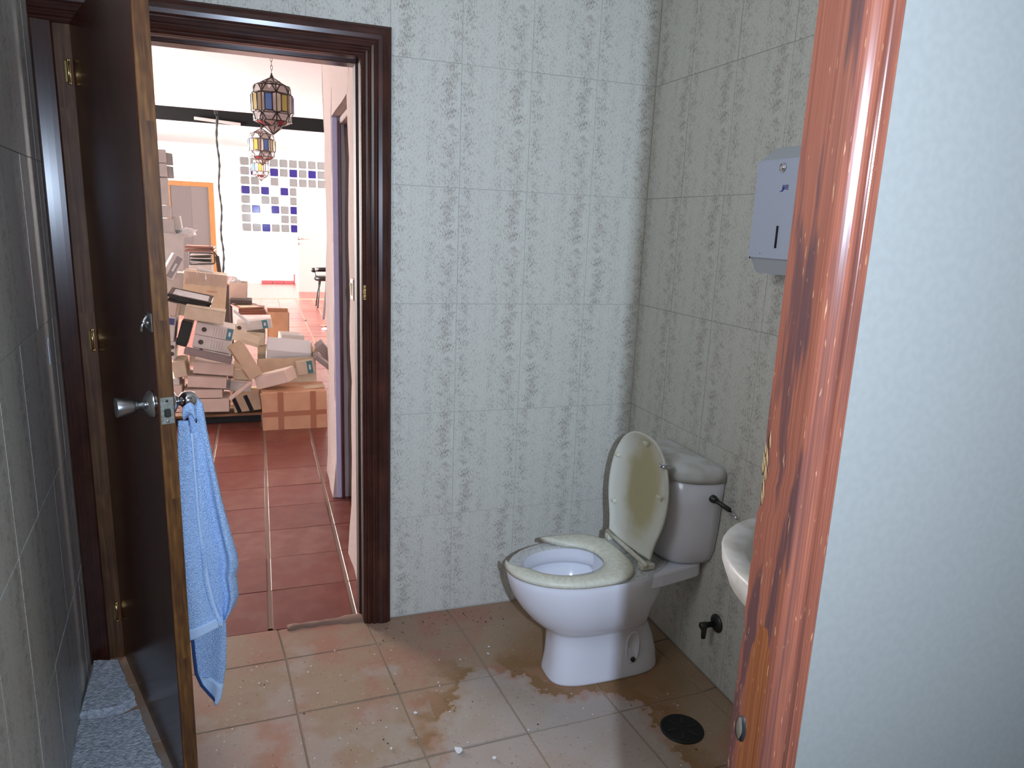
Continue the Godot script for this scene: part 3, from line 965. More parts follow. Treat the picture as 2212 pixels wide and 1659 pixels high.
	# side walls with the windows that let the daylight in
	var left := plain_wall("wall_hall_left", "white side wall of the store room with a long window", [[Vector3(-4.6, 0, -15.2), Vector3(-4.5, 0.75, 0)], [Vector3(-4.6, 2.75, -15.2), Vector3(-4.5, 3.6, 0)], [Vector3(-4.6, 0.7, -15.2), Vector3(-4.5, 2.8, -11.6)], [Vector3(-4.6, 0.7, -5.6), Vector3(-4.5, 2.8, 0)]], M.white_wall)
	left.set_meta("category", "wall")
	var right := plain_wall("wall_store_right", "white side wall of the store room with a window near its end", [[Vector3(4.0, 0, -15.2), Vector3(4.1, 0.75, -1.74)], [Vector3(4.0, 2.75, -15.2), Vector3(4.1, 3.6, -1.74)], [Vector3(4.0, 0.7, -15.2), Vector3(4.1, 2.8, -14.3)], [Vector3(4.0, 0.7, -10.1), Vector3(4.1, 2.8, -1.74)]], M.white_wall)
	right.set_meta("category", "wall")
	for w in [["window_2", -4.52, -11.6, -5.6, "long daylit window in the side wall of the store room"], ["window_3", 4.02, -14.3, -10.1, "daylit window near the end of the store room"]]:
		var wn := structure(w[0], w[4], "window")
		mb = MB.new()
		mb.box(Vector3(w[1], 1.75, (w[2] + w[3]) / 2), Vector3(0.02, 2.0, w[3] - w[2]))
		part("pane", mb, M.daylight, wn)
		mb = MB.new()
		var inn: float = 0.03 if w[1] < 0 else -0.03
		for k in 5:
			mb.box(Vector3(w[1] + inn, 1.75, lerpf(w[2], w[3], k / 4.0)), Vector3(0.03, 2.0, 0.06))
		for y in [0.77, 2.73]:
			mb.box(Vector3(w[1] + inn, y, (w[2] + w[3]) / 2), Vector3(0.03, 0.06, w[3] - w[2]))
		part("window_frame", mb, M.white_door, wn)
	# strip lath hanging at the slot
	mb = MB.new()
	mb.box(at(470, 262, 2, -11.0), Vector3(0.72, 0.05, 0.02), Basis(Vector3.FORWARD, 0.06), 0.003)
	single("ceiling_lath", mb, M.white_door, "pale lath sagging below the black slot in the ceiling", "lath")

# ------------------------------------------------------------------ washroom fittings
func egg(cx: float, xf: float, xb: float, hw: float, y: float, zc: float, n := 56, nb := 2.6, nf := 2.0) -> Array:
	var ring := []
	for i in n:
		var a := TAU * i / n
		var c := cos(a)
		var s := sin(a)
		var e: float = nb if c > 0 else nf
		var px := pow(absf(c), 2.0 / e) * signf(c)
		var pz := pow(absf(s), 2.0 / e) * signf(s)
		ring.append(Vector3(cx + px * (xb - cx if c > 0 else cx - xf), y, zc + pz * hw))
	return ring

func toilet():
	var zc := 0.487
	var t := thing("toilet", "white ceramic toilet with raised yellowed lid and cracked seat", "toilet", Vector3(0.64, 0, zc))
	var O := -t.position
	var sh := func(r: Array) -> Array: return r.map(func(p): return p + O)
	# pan: foot, bowl and shelf under the cistern
	var rings := []
	for s in [
		[0.64, 0.458, 0.868, 0.099, 0.0, 3.4, 3.2], [0.64, 0.458, 0.868, 0.099, 0.006, 3.4, 3.2], [0.64, 0.460, 0.868, 0.098, 0.016, 3.4, 3.2], [0.64, 0.466, 0.864, 0.092, 0.06, 3.4, 3.2], [0.64, 0.468, 0.858, 0.089, 0.12, 3.4, 3.2], [0.64, 0.466, 0.852, 0.089, 0.168, 3.4, 3.0],
		[0.63, 0.458, 0.848, 0.094, 0.180, 3.2, 2.8], [0.61, 0.446, 0.846, 0.106, 0.188, 3.0, 2.5], [0.59, 0.420, 0.846, 0.126, 0.205, 2.8, 2.2], [0.575, 0.392, 0.848, 0.142, 0.232, 2.7, 2.1], [0.565, 0.362, 0.856, 0.157, 0.268, 2.7, 2.0], [0.56, 0.338, 0.872, 0.168, 0.305, 2.8, 2.0], [0.555, 0.322, 0.880, 0.174, 0.345, 2.8, 2.0], [0.55, 0.314, 0.885, 0.1765, 0.375, 2.8, 2.0], [0.55, 0.314, 0.890, 0.1755, 0.390, 2.8, 2.0], [0.55, 0.318, 0.890, 0.172, 0.398, 2.8, 2.0]]:
		rings.append(egg(s[0], s[1], s[2], s[3], s[4], zc, 64, s[5], s[6]))
	# slim the pan behind the bowl so that the shelf narrows towards the wall
	for r in rings:
		for i in r.size():
			var p: Vector3 = r[i]
			var k := smoothstep(0.66, 0.93, p.x) * smoothstep(0.20, 0.36, p.y)
			p.z = zc + (p.z - zc) * (1.0 - 0.30 * k)
			var waist := exp(-pow((p.y - 0.20) / 0.085, 2.0)) * smoothstep(0.74, 0.86, p.x)
			p.x -= 0.035 * waist
			r[i] = p
	rings = rings.map(sh)
	var mb := MB.new()
	mb.loft(rings, true, true, false)
	part("pan", mb, M.ceramic, t)
	mb = MB.new()
	var slab := []
	for q in [[0.335, 0.010, 0.020], [0.345, 0.002, 0.004], [0.350, 0.0, 0.0], [0.388, 0.0, 0.0], [0.3955, 0.003, 0.003], [0.3965, 0.008, 0.006]]:
		var ring := []
		for c in [[0.64, -0.140], [0.72, -0.146], [0.80, -0.138], [0.90, -0.118], [0.955, -0.106], [0.968, -0.098], [0.972, -0.085], [0.972, 0.085], [0.968, 0.098], [0.955, 0.106], [0.90, 0.118], [0.80, 0.138], [0.72, 0.146], [0.64, 0.140]]:
			ring.append(Vector3(c[0] - (q[1] if c[0] > 0.9 else 0.0), q[0], zc + c[1] - signf(c[1]) * q[2]) + O)
		slab.append(ring)
	mb.loft(slab, false)
	part("cistern_shelf", mb, M.ceramic, t)
	# rim top with its opening, then the basin inside
	mb = MB.new()
	var top: Array = rings[-1]
	var hole := func(g: float, y: float) -> Array: return sh.call(egg(0.515, 0.366 - g, 0.652 + g, 0.118 + g, y, zc, 64, 2.2, 2.0))
	mb.loft([top, sh.call(egg(0.52, 0.350, 0.672, 0.136, 0.4005, zc, 64, 2.3, 2.0)), hole.call(0.004, 0.4000), hole.call(0.0, 0.395)], true, false, false, false)
	mb.st.set_smooth_group(0)
	part("rim", mb, M.bowl_rim, t, "dusty ceramic rim")
	mb = MB.new()
	mb.loft([hole.call(0.0, 0.396), hole.call(-0.003, 0.372), hole.call(-0.004, 0.352), hole.call(-0.001, 0.347), hole.call(0.012, 0.345), hole.call(0.010, 0.335), hole.call(-0.006, 0.300), hole.call(-0.040, 0.235), hole.call(-0.075, 0.19)], true, false, true, false)
	part("basin_bowl", mb, M.ceramic, t)
	# recess over the floor fixing on the near side
	mb = MB.new()
	var r2 := []
	for k in 4:
		var ring := []
		for q in 24:
			var an := TAU * q / 24
			var sx := 0.026 * pow(absf(cos(an)), 0.8) * signf(cos(an))
			var sy := 0.062 * pow(absf(sin(an)), 0.8) * signf(sin(an))
			var sc: float = [1.0, 0.97, 0.86, 0.80][k]
			ring.append(Vector3(0.738 + sx * sc, 0.108 + sy * sc, zc + [0.086, 0.0925, 0.0935, 0.0885][k]) + O)
		r2.append(ring)
	mb.loft(r2, true, true, true)
	part("fixing_recess", mb, M.ceramic, t)
	mb = MB.new()
	mb.lathe(Vector3(0.742, 0.062, zc + 0.090) + O, [[0.009, 0.0], [0.009, 0.005], [0.004, 0.007]], Basis(Vector3.RIGHT, PI / 2), 14)
	part("fixing_bolt", mb, M.dark_metal, t)
	# cracked seat: the far front stretch of the ring is missing
	mb = MB.new()
	rings = []
	var steps := 90
	for k in steps + 1:
		var f := float(k) / steps
		var ao := deg_to_rad(lerpf(-103.0, 190.0, f))
		var ai := deg_to_rad(lerpf(-70.0, 184.0, f))
		var P := func(an: float, cx: float, xf: float, xb: float, hw: float, e: float) -> Vector2:
			var c := cos(an)
			var s := sin(an)
			var ee := e if c > 0 else 2.0
			return Vector2(cx + pow(absf(c), 2.0 / ee) * signf(c) * (xb - cx if c > 0 else cx - xf), zc + pow(absf(s), 2.0 / ee) * signf(s) * hw)
		var o2: Vector2 = P.call(ao, 0.54, 0.305, 0.722, 0.180, 2.9)
		var i2: Vector2 = P.call(ai, 0.515, 0.372, 0.640, 0.112, 2.1)
		i2 = i2.lerp(o2, smoothstep(0.90, 1.0, f) * 0.85)
		var ring := []
		for q in [[0.0, 0.403], [1.0, 0.403], [1.0, 0.412], [0.96, 0.419], [0.8, 0.4235], [0.4, 0.424], [0.12, 0.421], [0.0, 0.414]]:
			var v := i2.lerp(o2, q[0])
			ring.append(Vector3(v.x, q[1], v.y) + O)
		rings.append(ring)
	mb.loft(rings, true)
	part("seat", mb, M.seat, t, "yellowed broken seat ring")
	# raised lid
	var lid_o := Vector3(0.752, 0.430, zc - 0.012)
	var tilt := Basis(Vector3(0, 0, 1), deg_to_rad(-4.0)) * Basis(Vector3.UP, deg_to_rad(4.0))
	var outline := []
	for k in 48:
		var an := TAU * k / 48
		var v := 0.200 + 0.200 * -cos(an)
		var w := 0.172 * pow(absf(sin(an)), 0.82)
		if v < 0.2: w = maxf(w, lerpf(0.128, 0.172, smoothstep(0.0, 0.19, v)) * smoothstep(-0.001, 0.004, v))
		outline.append(Vector2(w * signf(sin(an)), v))
	var layer := func(scale: float, dx: float) -> Array:
		return outline.map(func(p): return lid_o + tilt * Vector3(dx, 0.195 + (p.y - 0.195) * scale, p.x * scale) + O)
	var layer_uv := func(scale: float) -> Array:
		return outline.map(func(p): return Vector2(0.5 + p.x * scale / 0.36, 1.0 - (0.195 + (p.y - 0.195) * scale) / 0.41))
	mb = MB.new()
	mb.loft([layer.call(0.3, 0.016), layer.call(0.8, 0.013), layer.call(0.96, 0.008), layer.call(1.0, 0.001), layer.call(0.995, -0.005), layer.call(0.965, -0.0055), layer.call(0.935, -0.0005), layer.call(0.8, 0.002), layer.call(0.4, 0.0035)], true, true, true, true, [layer_uv.call(0.3), layer_uv.call(0.8), layer_uv.call(0.96), layer_uv.call(1.0), layer_uv.call(0.995), layer_uv.call(0.965), layer_uv.call(0.935), layer_uv.call(0.8), layer_uv.call(0.4)])
	var lid := part("lid", mb, M.lid, t, "raised lid with yellow-brown stain inside")
	for q in [[-0.135, 0.285], [0.02, 0.372], [0.132, 0.225], [-0.12, 0.12]]:
		mb = MB.new()
		mb.box(lid_o + tilt * Vector3(-0.006, q[1], q[0]) + O, Vector3(0.014, 0.014, 0.022), tilt, 0.003)
		part("bumper", mb, M.seat, lid)
	mb = MB.new()
	mb.tube([Vector3(0.742, 0.424, zc - 0.155) + O, Vector3(0.742, 0.424, zc + 0.125) + O], 0.0085, 10)
	mb.box(Vector3(0.757, 0.411, zc + 0.100) + O, Vector3(0.050, 0.022, 0.032), Basis.IDENTITY, 0.004)
	mb.box(Vector3(0.757, 0.411, zc - 0.140) + O, Vector3(0.050, 0.022, 0.032), Basis.IDENTITY, 0.004)
	part("seat_hinge", mb, M.seat, t)
	# cistern
	var tz := zc - 0.015
	var dsec := func(y: float, depth: float, w: float, off := 0.0) -> Array:
		var ring := []
		for k in 41:
			var an := lerpf(-PI / 2, PI / 2, k / 40.0)
			ring.append(Vector3(0.983 - off - depth * pow(maxf(0.0, cos(an)), 2.0 / 2.9), y, tz + w / 2 * pow(absf(sin(an)), 2.0 / 2.9) * signf(sin(an))) + O)
		return ring
	mb = MB.new()
	mb.loft([dsec.call(0.3985, 0.130, 0.235, 0.006), dsec.call(0.400, 0.140, 0.255), dsec.call(0.418, 0.150, 0.285), dsec.call(0.455, 0.157, 0.318), dsec.call(0.53, 0.163, 0.338), dsec.call(0.62, 0.170, 0.350), dsec.call(0.700, 0.174, 0.356)], true)
	part("cistern", mb, M.ceramic, t)
	mb = MB.new()
	mb.loft([dsec.call(0.7025, 0.172, 0.352, 0.003), dsec.call(0.7028, 0.179, 0.364), dsec.call(0.722, 0.180, 0.366), dsec.call(0.738, 0.177, 0.360), dsec.call(0.749, 0.165, 0.336, 0.006), dsec.call(0.755, 0.140, 0.29, 0.016), dsec.call(0.758, 0.07, 0.15, 0.05)], true)
	part("cistern_lid", mb, M.ceramic_dusty, t, "dusty grey-white cistern lid")
	var fb := at(1437, 1007, 1, 0.756)
	mb = MB.new()
	mb.lathe(fb + O, [[0.021, -0.004], [0.021, 0.004], [0.018, 0.0065], [0.0175, 0.005], [0.0165, 0.010], [0.008, 0.0125]], Basis.IDENTITY, 22)
	part("flush_button", mb, M.chrome, t)
	# inlet and hose
	var inl := at(1541, 1078, 2, 0.652)
	inl.z = 0.652
	mb = MB.new()
	mb.lathe(inl + O, [[0.013, -0.012], [0.013, 0.004], [0.010, 0.005], [0.010, 0.016], [0.007, 0.017]], Basis(Vector3.RIGHT, PI / 2), 16)
	part("inlet_nut", mb, M.dark_metal, t)
	var e1 := at(1576, 1102, 2, 0.715)
	var e2 := at(1592, 1122, 2, 0.76)
	mb = MB.new()
	mb.tube([inl + Vector3(0, 0, 0.014) + O, inl.lerp(e1, 0.4) + O, e1 + O], [0.0075, 0.0075, 0.008], 12)
	part("inlet_hose", mb, M.dark_metal, t)
	mb = MB.new()
	mb.tube([e1 + O, e2 + O], 0.0035, 10)
	part("inlet_pipe", mb, M.chrome, t)

func basin():
	var c := Vector3(0.74, 0.80, 1.43)
	var t := thing("wash_basin", "white ceramic basin on the side wall near the toilet", "wash basin", Vector3(c.x, 0, c.z))
	var O := -t.position
	var ov := func(s: float, y: float, dx := 0.0) -> Array:
		var ring := []
		for k in 48:
			var an := TAU * k / 48
			ring.append(Vector3(minf(c.x + dx - 0.250 * s * cos(an), 0.985), y, c.z + 0.315 * s * sin(an)) + O)
		return ring
	var mb := MB.new()
	mb.loft([ov.call(0.30, 0.60, 0.09), ov.call(0.5, 0.615, 0.07), ov.call(0.78, 0.675, 0.03), ov.call(0.93, 0.735), ov.call(0.99, 0.775), ov.call(1.0, 0.797), ov.call(0.98, 0.806), ov.call(0.84, 0.803), ov.call(0.80, 0.797), ov.call(0.74, 0.76), ov.call(0.62, 0.705), ov.call(0.35, 0.672), ov.call(0.1, 0.668)], true)
	part("bowl", mb, M.ceramic_dusty, t)
	mb = MB.new()
	mb.lathe(Vector3(0.90, 0.803, c.z) + O, [[0.024, 0], [0.022, 0.01], [0.014, 0.02], [0.013, 0.09], [0.016, 0.10], [0.004, 0.115]], Basis.IDENTITY, 18)
	mb.tube([Vector3(0.90, 0.86, c.z) + O, Vector3(0.84, 0.885, c.z) + O, Vector3(0.79, 0.875, c.z) + O, Vector3(0.785, 0.855, c.z) + O], 0.011, 10)
	part("tap", mb, M.chrome, t)
	mb = MB.new()
	mb.lathe(Vector3(c.x, 0.671, c.z) + O, [[0.022, 0.0], [0.020, 0.003], [0.004, 0.002]], Basis.IDENTITY, 16)
	part("waste", mb, M.chrome, t)

func dispenser():
	# hung on the side wall; its front lies at x = 0.87
	var t := thing("paper_towel_dispenser", "white steel paper towel dispenser on the tiled side wall", "towel dispenser", Vector3(0.985, 1.55, 0.93))
	var O := -t.position
	var xf := 0.870
	var z0 := 0.795
	var z1 := 1.065
	var side := [Vector2(0.9865, 1.385), Vector2(0.895, 1.385), Vector2(xf + 0.003, 1.425), Vector2(xf, 1.43), Vector2(xf, 1.676), Vector2(xf + 0.003, 1.682), Vector2(0.915, 1.716), Vector2(0.9865, 1.722)]
	var A := side.map(func(p): return Vector3(p.x, p.y, z0 + 0.004) + O)
	var B := side.map(func(p): return Vector3(p.x, p.y, z1) + O)
	var mb := MB.new()
	mb.prism(A, B)
	part("shell", mb, M.dispenser_shell, t)
	mb = MB.new()
	mb.box(Vector3(xf - 0.001, 1.553, (z0 + z1) / 2) + O, Vector3(0.006, 0.254, z1 - z0), Basis.IDENTITY, 0.002)
	var fp := part("front_panel", mb, M.dispenser, t)
	var bx := Basis(Vector3(0, 0, 1), Vector3(-1, 0, 0), Vector3(0, 1, 0)) # y -> -x
	var lk := at(1692, 362, 0, xf - 0.004)
	mb = MB.new()
	mb.lathe(lk + O, [[0.0125, 0.0], [0.012, 0.003], [0.0095, 0.004], [0.009, 0.0025], [0.007, 0.0028], [0.0065, 0.005], [0.003, 0.0055]], bx, 22)
	var lock := part("lock", mb, M.chrome, fp)
	mb = MB.new()
	var sl0 := at(1680, 488, 0, xf - 0.0045)
	var sl1 := at(1675, 536, 0, xf - 0.0045)
	sl1.z = sl0.z
	mb.tube([sl0 + O, sl1 + O], 0.0032, 10)
	part("level_slot", mb, M.black, fp)
	# lettering, with the tail of its first letter drawn out
	var tm := TextMesh.new()
	var fnt := SystemFont.new()
	fnt.font_names = PackedStringArray(["Droid Sans"])
	fnt.font_italic = true
	tm.font = fnt
	tm.text = "JOFEL"
	tm.font_size = 16
	tm.pixel_size = 0.00085
	tm.depth = 0.0008
	var tx := put("lettering", tm, M.ink, fp)
	var tp := at(1697, 405, 0, xf - 0.0046)
	tx.transform = Transform3D(Basis(Vector3(0, -0.02, 1).normalized() * 0.72, Vector3(0, 1.15, 0.18), Vector3(-1, 0, 0)), tp + O)
	mb = MB.new()
	var q := at(1690, 411, 0, xf - 0.0046)
	mb.tube([q + Vector3(0, 0.006, 0.005) + O, q + Vector3(0, 0.0, 0.003) + O, q + Vector3(0, -0.002, -0.002) + O, q + Vector3(0, -0.0025, -0.009) + O], [0.0008, 0.0012, 0.0012, 0.0008], 6)
	part("lettering_tail", mb, M.ink, fp)
	# rust bites at the lower edge
	for p in [[1618, 556, 0.003], [1640, 547, 0.0011]]:
		mb = MB.new()
		mb.lathe(at(p[0], p[1], 0, xf - 0.004) + O + Vector3(0, 0, 0.003), [[p[2], 0.0], [p[2] * 0.9, 0.0008]], bx, 8)
		part("chipped_paint", mb, M.black, fp)
	mb = MB.new()
	mb.lathe(Vector3(0.905, 1.386, 0.965) + O, [[0.012, -0.006], [0.011, 0.004]], Basis.IDENTITY, 10)
	part("paper_slot", mb, M.black, t)

func cloth_sheet(mb: MB, rows: Array, depth: Callable, thick: float, cols := 14, sub := 7):
	# rows: [v, left u, right u] in photo pixels on the upright plane through the knob, made into metres there
	var front := []
	var back := []
	for r in rows.size() - 1:
		for k in sub + (1 if r == rows.size() - 2 else 0):
			var f := float(k) / sub
			var v := lerpf(rows[r][0], rows[r + 1][0], f)
			var la := lerpf(rows[r][1], rows[r + 1][1], f)
			var ra := lerpf(rows[r][2], rows[r + 1][2], f)
			var vs: float = lerpf(rows[r][3], rows[r + 1][3], f) if rows[r].size() > 3 else 0.0
			var fr := []
			var bk := []
			for c in cols + 1:
				var s := float(c) / cols
				var p := plane_at(lerpf(la, ra, s), v + vs * s)
				var d: float = depth.call(s, (v - 860.0) / 670.0)
				fr.append(p + tow_n * (d + thick * sqrt(maxf(0.02, 1.0 - pow(2.0 * s - 1.0, 6.0))) * 0.5))
				bk.append(p + tow_n * (d - thick * sqrt(maxf(0.02, 1.0 - pow(2.0 * s - 1.0, 6.0))) * 0.5))
			bk.reverse()
			front.append(fr + bk)
	mb.loft(front, true)
var tow_o: Vector3
var tow_n: Vector3
func plane_at(u: float, v: float) -> Vector3:
	var d := ray(u, v)
	return EYE + d * ((tow_o - EYE).dot(tow_n) / d.dot(tow_n))

func towel():
	var ex := leaf_frame.basis.x
	var out := -ex.cross(Vector3.UP)
	if out.x > 0: out = -out
	var w := 0.0
	var kn := leaf_frame.origin + ex * 0.711 + Vector3(0, 1.05, 0) - out * (0.034 + 0.045)
	tow_o = kn
	tow_n = Vector3(-ex.z * 0.0, 0, 0)
	var fwd := -look.z
	tow_n = Vector3(-fwd.x * 0.4, 0, -fwd.z).normalized()
	var t := thing("bath_towel", "light blue terry towel draped over the door knob", "towel")
	# the long layer underneath
	var mb := MB.new()
	cloth_sheet(mb, [[930, 398, 420, 2], [1080, 393, 448, 0], [1250, 398, 478, 0], [1380, 408, 487, 0], [1440, 416, 486, 4], [1472, 424, 480, 14], [1490, 432, 474, 22]], func(s, v): return -0.022 + 0.012 * sin(s * 5.0 + v * 3.0) - 0.02 * pow(s - 0.5, 2.0), 0.016)
	part("under_layer", mb, M.towel, t)
	mb = MB.new()
	cloth_sheet(mb, [[1470, 424, 481, 14], [1490, 430, 477, 24], [1506, 440, 468, 24]], func(s, v): return -0.021 + 0.012 * sin(s * 5.0 + v * 3.0) - 0.02 * pow(s - 0.5, 2.0), 0.019, 12, 3)
	part("under_hem", mb, M.hem, t)
	# the dark bound edge that shows at its side
	mb = MB.new()
	mb.tube([plane_at(412, 1378) - tow_n * 0.014, plane_at(416, 1420) - tow_n * 0.014, plane_at(421, 1462) - tow_n * 0.014, plane_at(433, 1488) - tow_n * 0.014, plane_at(452, 1508) - tow_n * 0.012, plane_at(466, 1522) - tow_n * 0.012], 0.004, 6)
	part("dark_edging", mb, M.towel_seam, t, "dark blue bound edge")
	mb = MB.new()
	mb.tube([plane_at(410, 908) + tow_n * 0.012, plane_at(408, 960) + tow_n * 0.012, plane_at(404, 1020) + tow_n * 0.012, plane_at(397, 1100) + tow_n * 0.012, plane_at(393, 1160) + tow_n * 0.008], 0.0028, 6)
	part("dark_edging", mb, M.towel_seam, t, "dark blue bound edge")
	# the broad fold on the far side, gathered at the knob
	mb = MB.new()
	cloth_sheet(mb, [[858, 404, 424], [872, 402, 437], [930, 410, 447], [1000, 416, 462], [1080, 420, 480], [1150, 426, 499], [1200, 432, 513], [1222, 434, 515], [1244, 436, 510], [1262, 440, 513], [1288, 448, 515], [1310, 458, 507], [1326, 468, 497], [1338, 480, 486]], func(s, v): return -0.004 + 0.014 * sin(s * 9.0 - 0.6 + v * 0.8) * smoothstep(0.0, 0.5, v) + 0.007 * sin(s * 17.0) * smoothstep(0.25, 0.6, v), 0.018, 28)
	part("broad_fold", mb, M.towel, t)
	# the front flap with pale hems
	mb = MB.new()
	cloth_sheet(mb, [[905, 388, 411], [960, 387, 419], [1050, 387, 428], [1120, 391, 432], [1180, 394, 440], [1250, 397, 452, -4], [1300, 401, 464, -12], [1335, 405, 474, -18], [1362, 408, 483, -26]], func(s, v): return 0.016 + 0.009 * sin(s * 4.2 + 0.6) * smoothstep(0.05, 0.5, v), 0.015)
	part("front_flap", mb, M.towel, t)
	mb = MB.new()
	cloth_sheet(mb, [[930, 417, 422], [1050, 425, 431], [1120, 429, 436], [1180, 436, 444], [1250, 448, 456], [1300, 459, 468], [1345, 473, 486]], func(s, v): return 0.023 + 0.009 * sin(4.6) * smoothstep(0.05, 0.5, v), 0.010, 4)
	cloth_sheet(mb, [[1349, 406, 482, -22], [1360, 407, 484, -25], [1371, 409, 486, -28]], func(s, v): return 0.017 + 0.009 * sin(s * 4.2 + 0.6) * smoothstep(0.05, 0.5, v), 0.019, 12, 3)
	part("flap_hem", mb, M.hem, t)
	# loop over the knob
	mb = MB.new()
	var rings := []
	for k in 9:
		var f := k / 8.0
		var ring := []
		for q in 12:
			var an := TAU * q / 12
			var c2 := plane_at(lerpf(400, 426, f), lerpf(880, 874, f) + 30.0 * pow(2.0 * f - 1.0, 2.0) * (0.3 if f < 0.5 else 0.7))
			ring.append(c2 + Vector3(0, 0.020 * sin(an), 0) + tow_n * 0.030 * cos(an))
		rings.append(ring)
	mb.loft(rings, true)
	part("knob_loop", mb, M.towel, t)

func small_things():
	# stop valve on the side wall
	var v := at(1545, 1347, 0, 0.98)
	var t := thing("stop_valve", "dark metal stop valve on the tiled wall below the basin", "valve", v)
	var mb := MB.new()
	var bx := Basis(Vector3(0, 0, 1), Vector3(-1, 0, 0), Vector3(0, 1, 0))
	mb.lathe(Vector3(0.006, 0, 0), [[0.031, 0.0], [0.030, 0.004], [0.020, 0.010], [0.010, 0.013]], bx, 22)
	part("wall_flange", mb, M.dark_metal, t)
	mb = MB.new()
	mb.lathe(Vector3(0.0, 0, 0), [[0.009, 0.005], [0.010, 0.035], [0.012, 0.036], [0.012, 0.056], [0.006, 0.060]], bx, 16)
	mb.tube([Vector3(-0.042, 0, 0), Vector3(-0.042, -0.020, 0), Vector3(-0.042, -0.046, 0)], [0.010, 0.009, 0.0075], 12)
	part("valve_body", mb, M.dark_metal, t)
	# floor drain
	var dp := Vector3(0.762, 0.0, 0.862)
	t = thing("floor_drain", "round black drain cover in the shaded floor corner", "drain", dp)
	mb = MB.new()
	mb.lathe(Vector3.ZERO, [[0.066, -0.002], [0.066, 0.003], [0.058, 0.006], [0.054, 0.004], [0.020, 0.0045], [0.004, 0.005]], Basis.IDENTITY, 28)
	part("cover", mb, M.black, t)
	mb = MB.new()
	for k in 6:
		mb.box(Vector3(cos(TAU * k / 6) * 0.035, 0.0052, sin(TAU * k / 6) * 0.035), Vector3(0.03, 0.0015, 0.006), Basis(Vector3.UP, -TAU * k / 6), 0.0)
	part("slots", mb, M.dark_metal, t)
	# broken concrete sill behind the door
	for s in [[[[-0.972, 0.05], [-0.90, 0.06], [-0.862, 0.17], [-0.815, 0.29], [-0.852, 0.325], [-0.900, 0.330], [-0.955, 0.325]], 0.032, "broken concrete slab with ragged edge against the hinged door post"], [[[-0.958, 0.335], [-0.90, 0.35], [-0.835, 0.345], [-0.800, 0.33], [-0.755, 0.47], [-0.700, 0.62], [-0.64, 0.80], [-0.915, 0.80], [-0.938, 0.55]], 0.020, "low rough concrete slab lying along the dim tiled wall"]]:
		mb = MB.new()
		var rings := []
		for lay in [[1.0, 0.0], [1.0, s[1] * 0.75], [0.97, s[1]], [0.6, s[1] * 1.04], [0.2, s[1] * 0.98]]:
			var c := Vector2.ZERO
			for p in s[0]: c += Vector2(p[0], p[1]) / s[0].size()
			var ring := []
			for i in s[0].size():
				var a := Vector2(s[0][i][0], s[0][i][1])
				var b2: Array = s[0][(i + 1) % s[0].size()]
				var b := Vector2(b2[0], b2[1])
				for k in 6:
					var p := a.lerp(b, k / 6.0)
					p = c + (p - c) * float(lay[0]) + Vector2(rng.randf_range(-1, 1), rng.randf_range(-1, 1)) * 0.003
					ring.append(Vector3(p.x, lay[1] + rng.randf_range(0, 1) * 0.002, p.y))
			rings.append(ring)
		mb.loft(rings, false)
		single("concrete_slab", mb, M.concrete, s[2], "concrete slab", "broken concrete sill")
	# flakes of paint that can be told apart
	var flakes := [[990, 1620, 0.016, "large white paint flake on the dusty floor film"], [1068, 1637, 0.008, "white paint flake beside the larger flake on dust film"], [897, 1540, 0.008, "white paint flake on the damp brown stain"], [1056, 1397, 0.0055, "white paint flake above another on the floor in front of the toilet"], [1054, 1412, 0.006, "small flat paint flake below another on the floor before the toilet"], [845, 1617, 0.006, "pale paint flake near the grout line of the clean tile"]]
	for f in flakes:
		mb = MB.new()
		var c := at(f[0], f[1], 1, 0.002)
		var A := []
		var B := []
		for k in 9:
			var an := TAU * k / 9
			var r: float = f[2] * (0.55 + 0.55 * rng.randf())
			A.append(c + Vector3(cos(an) * r * 0.8, 0.0, sin(an) * r))
			B.append(c + Vector3(cos(an) * r * 0.78, 0.0014, sin(an) * r * 0.98))
		mb.prism(A, B)
		single("paint_flake", mb, M.chip, f[3], "paint flake", "paint flakes on the floor")
	# dust of tiny flakes and crumbs nobody could count
	var im := MB.new()
	im.box(Vector3.ZERO, Vector3(0.006, 0.0012, 0.0045))
	for set_ in [["paint_crumbs", M.chip, 240, 0.25, "tiny white paint crumbs scattered over the washroom floor"], ["dirt_crumbs", M.debris, 110, 0.35, "tiny dark dirt crumbs scattered over the washroom floor"]]:
		var mm := MultiMesh.new()
		mm.transform_format = MultiMesh.TRANSFORM_3D
		mm.mesh = im.mesh() if set_[0] == "paint_crumbs" else im.st.commit()
		mm.mesh.surface_set_material(0, set_[1])
		mm.instance_count = set_[2]
		for i in set_[2]:
			var p := Vector3(rng.randf_range(-0.75, 0.9), 0.0018, rng.randf_range(0.03, 1.0))
			if set_[0] == "paint_crumbs":
				p.z = 1.0 - 0.85 * pow(rng.randf(), 1.6)
				if rng.randf() < 0.55: p.x = rng.randf_range(-0.7, 0.0)
			elif rng.randf() < 0.6:
				p.z = 0.02 + 0.16 * pow(rng.randf(), 1.5)
				p.x = rng.randf_range(-0.1, 0.45)
			if absf(p.x - 0.66) < 0.23 and absf(p.z - 0.487) < 0.115: p.x = 0.1
			var s := 0.25 + 0.75 * pow(rng.randf(), 2.0)
			mm.set_instance_transform(i, Transform3D(Basis(Vector3.UP, rng.randf() * TAU) * Basis.from_scale(Vector3(s, 0.7, s)), p))
		var mi := MultiMeshInstance3D.new()
		mi.name = set_[0]
		mi.multimesh = mm
		add_child(mi)
		tag(mi, set_[4], "crumbs", "", "stuff")
	# light switch on the passage wall
	var sp := at(764, 625, 0, CX - 0.004)
	t = thing("light_switch", "old brass-coloured light switch on the passage wall", "light switch", sp)
	mb = MB.new()
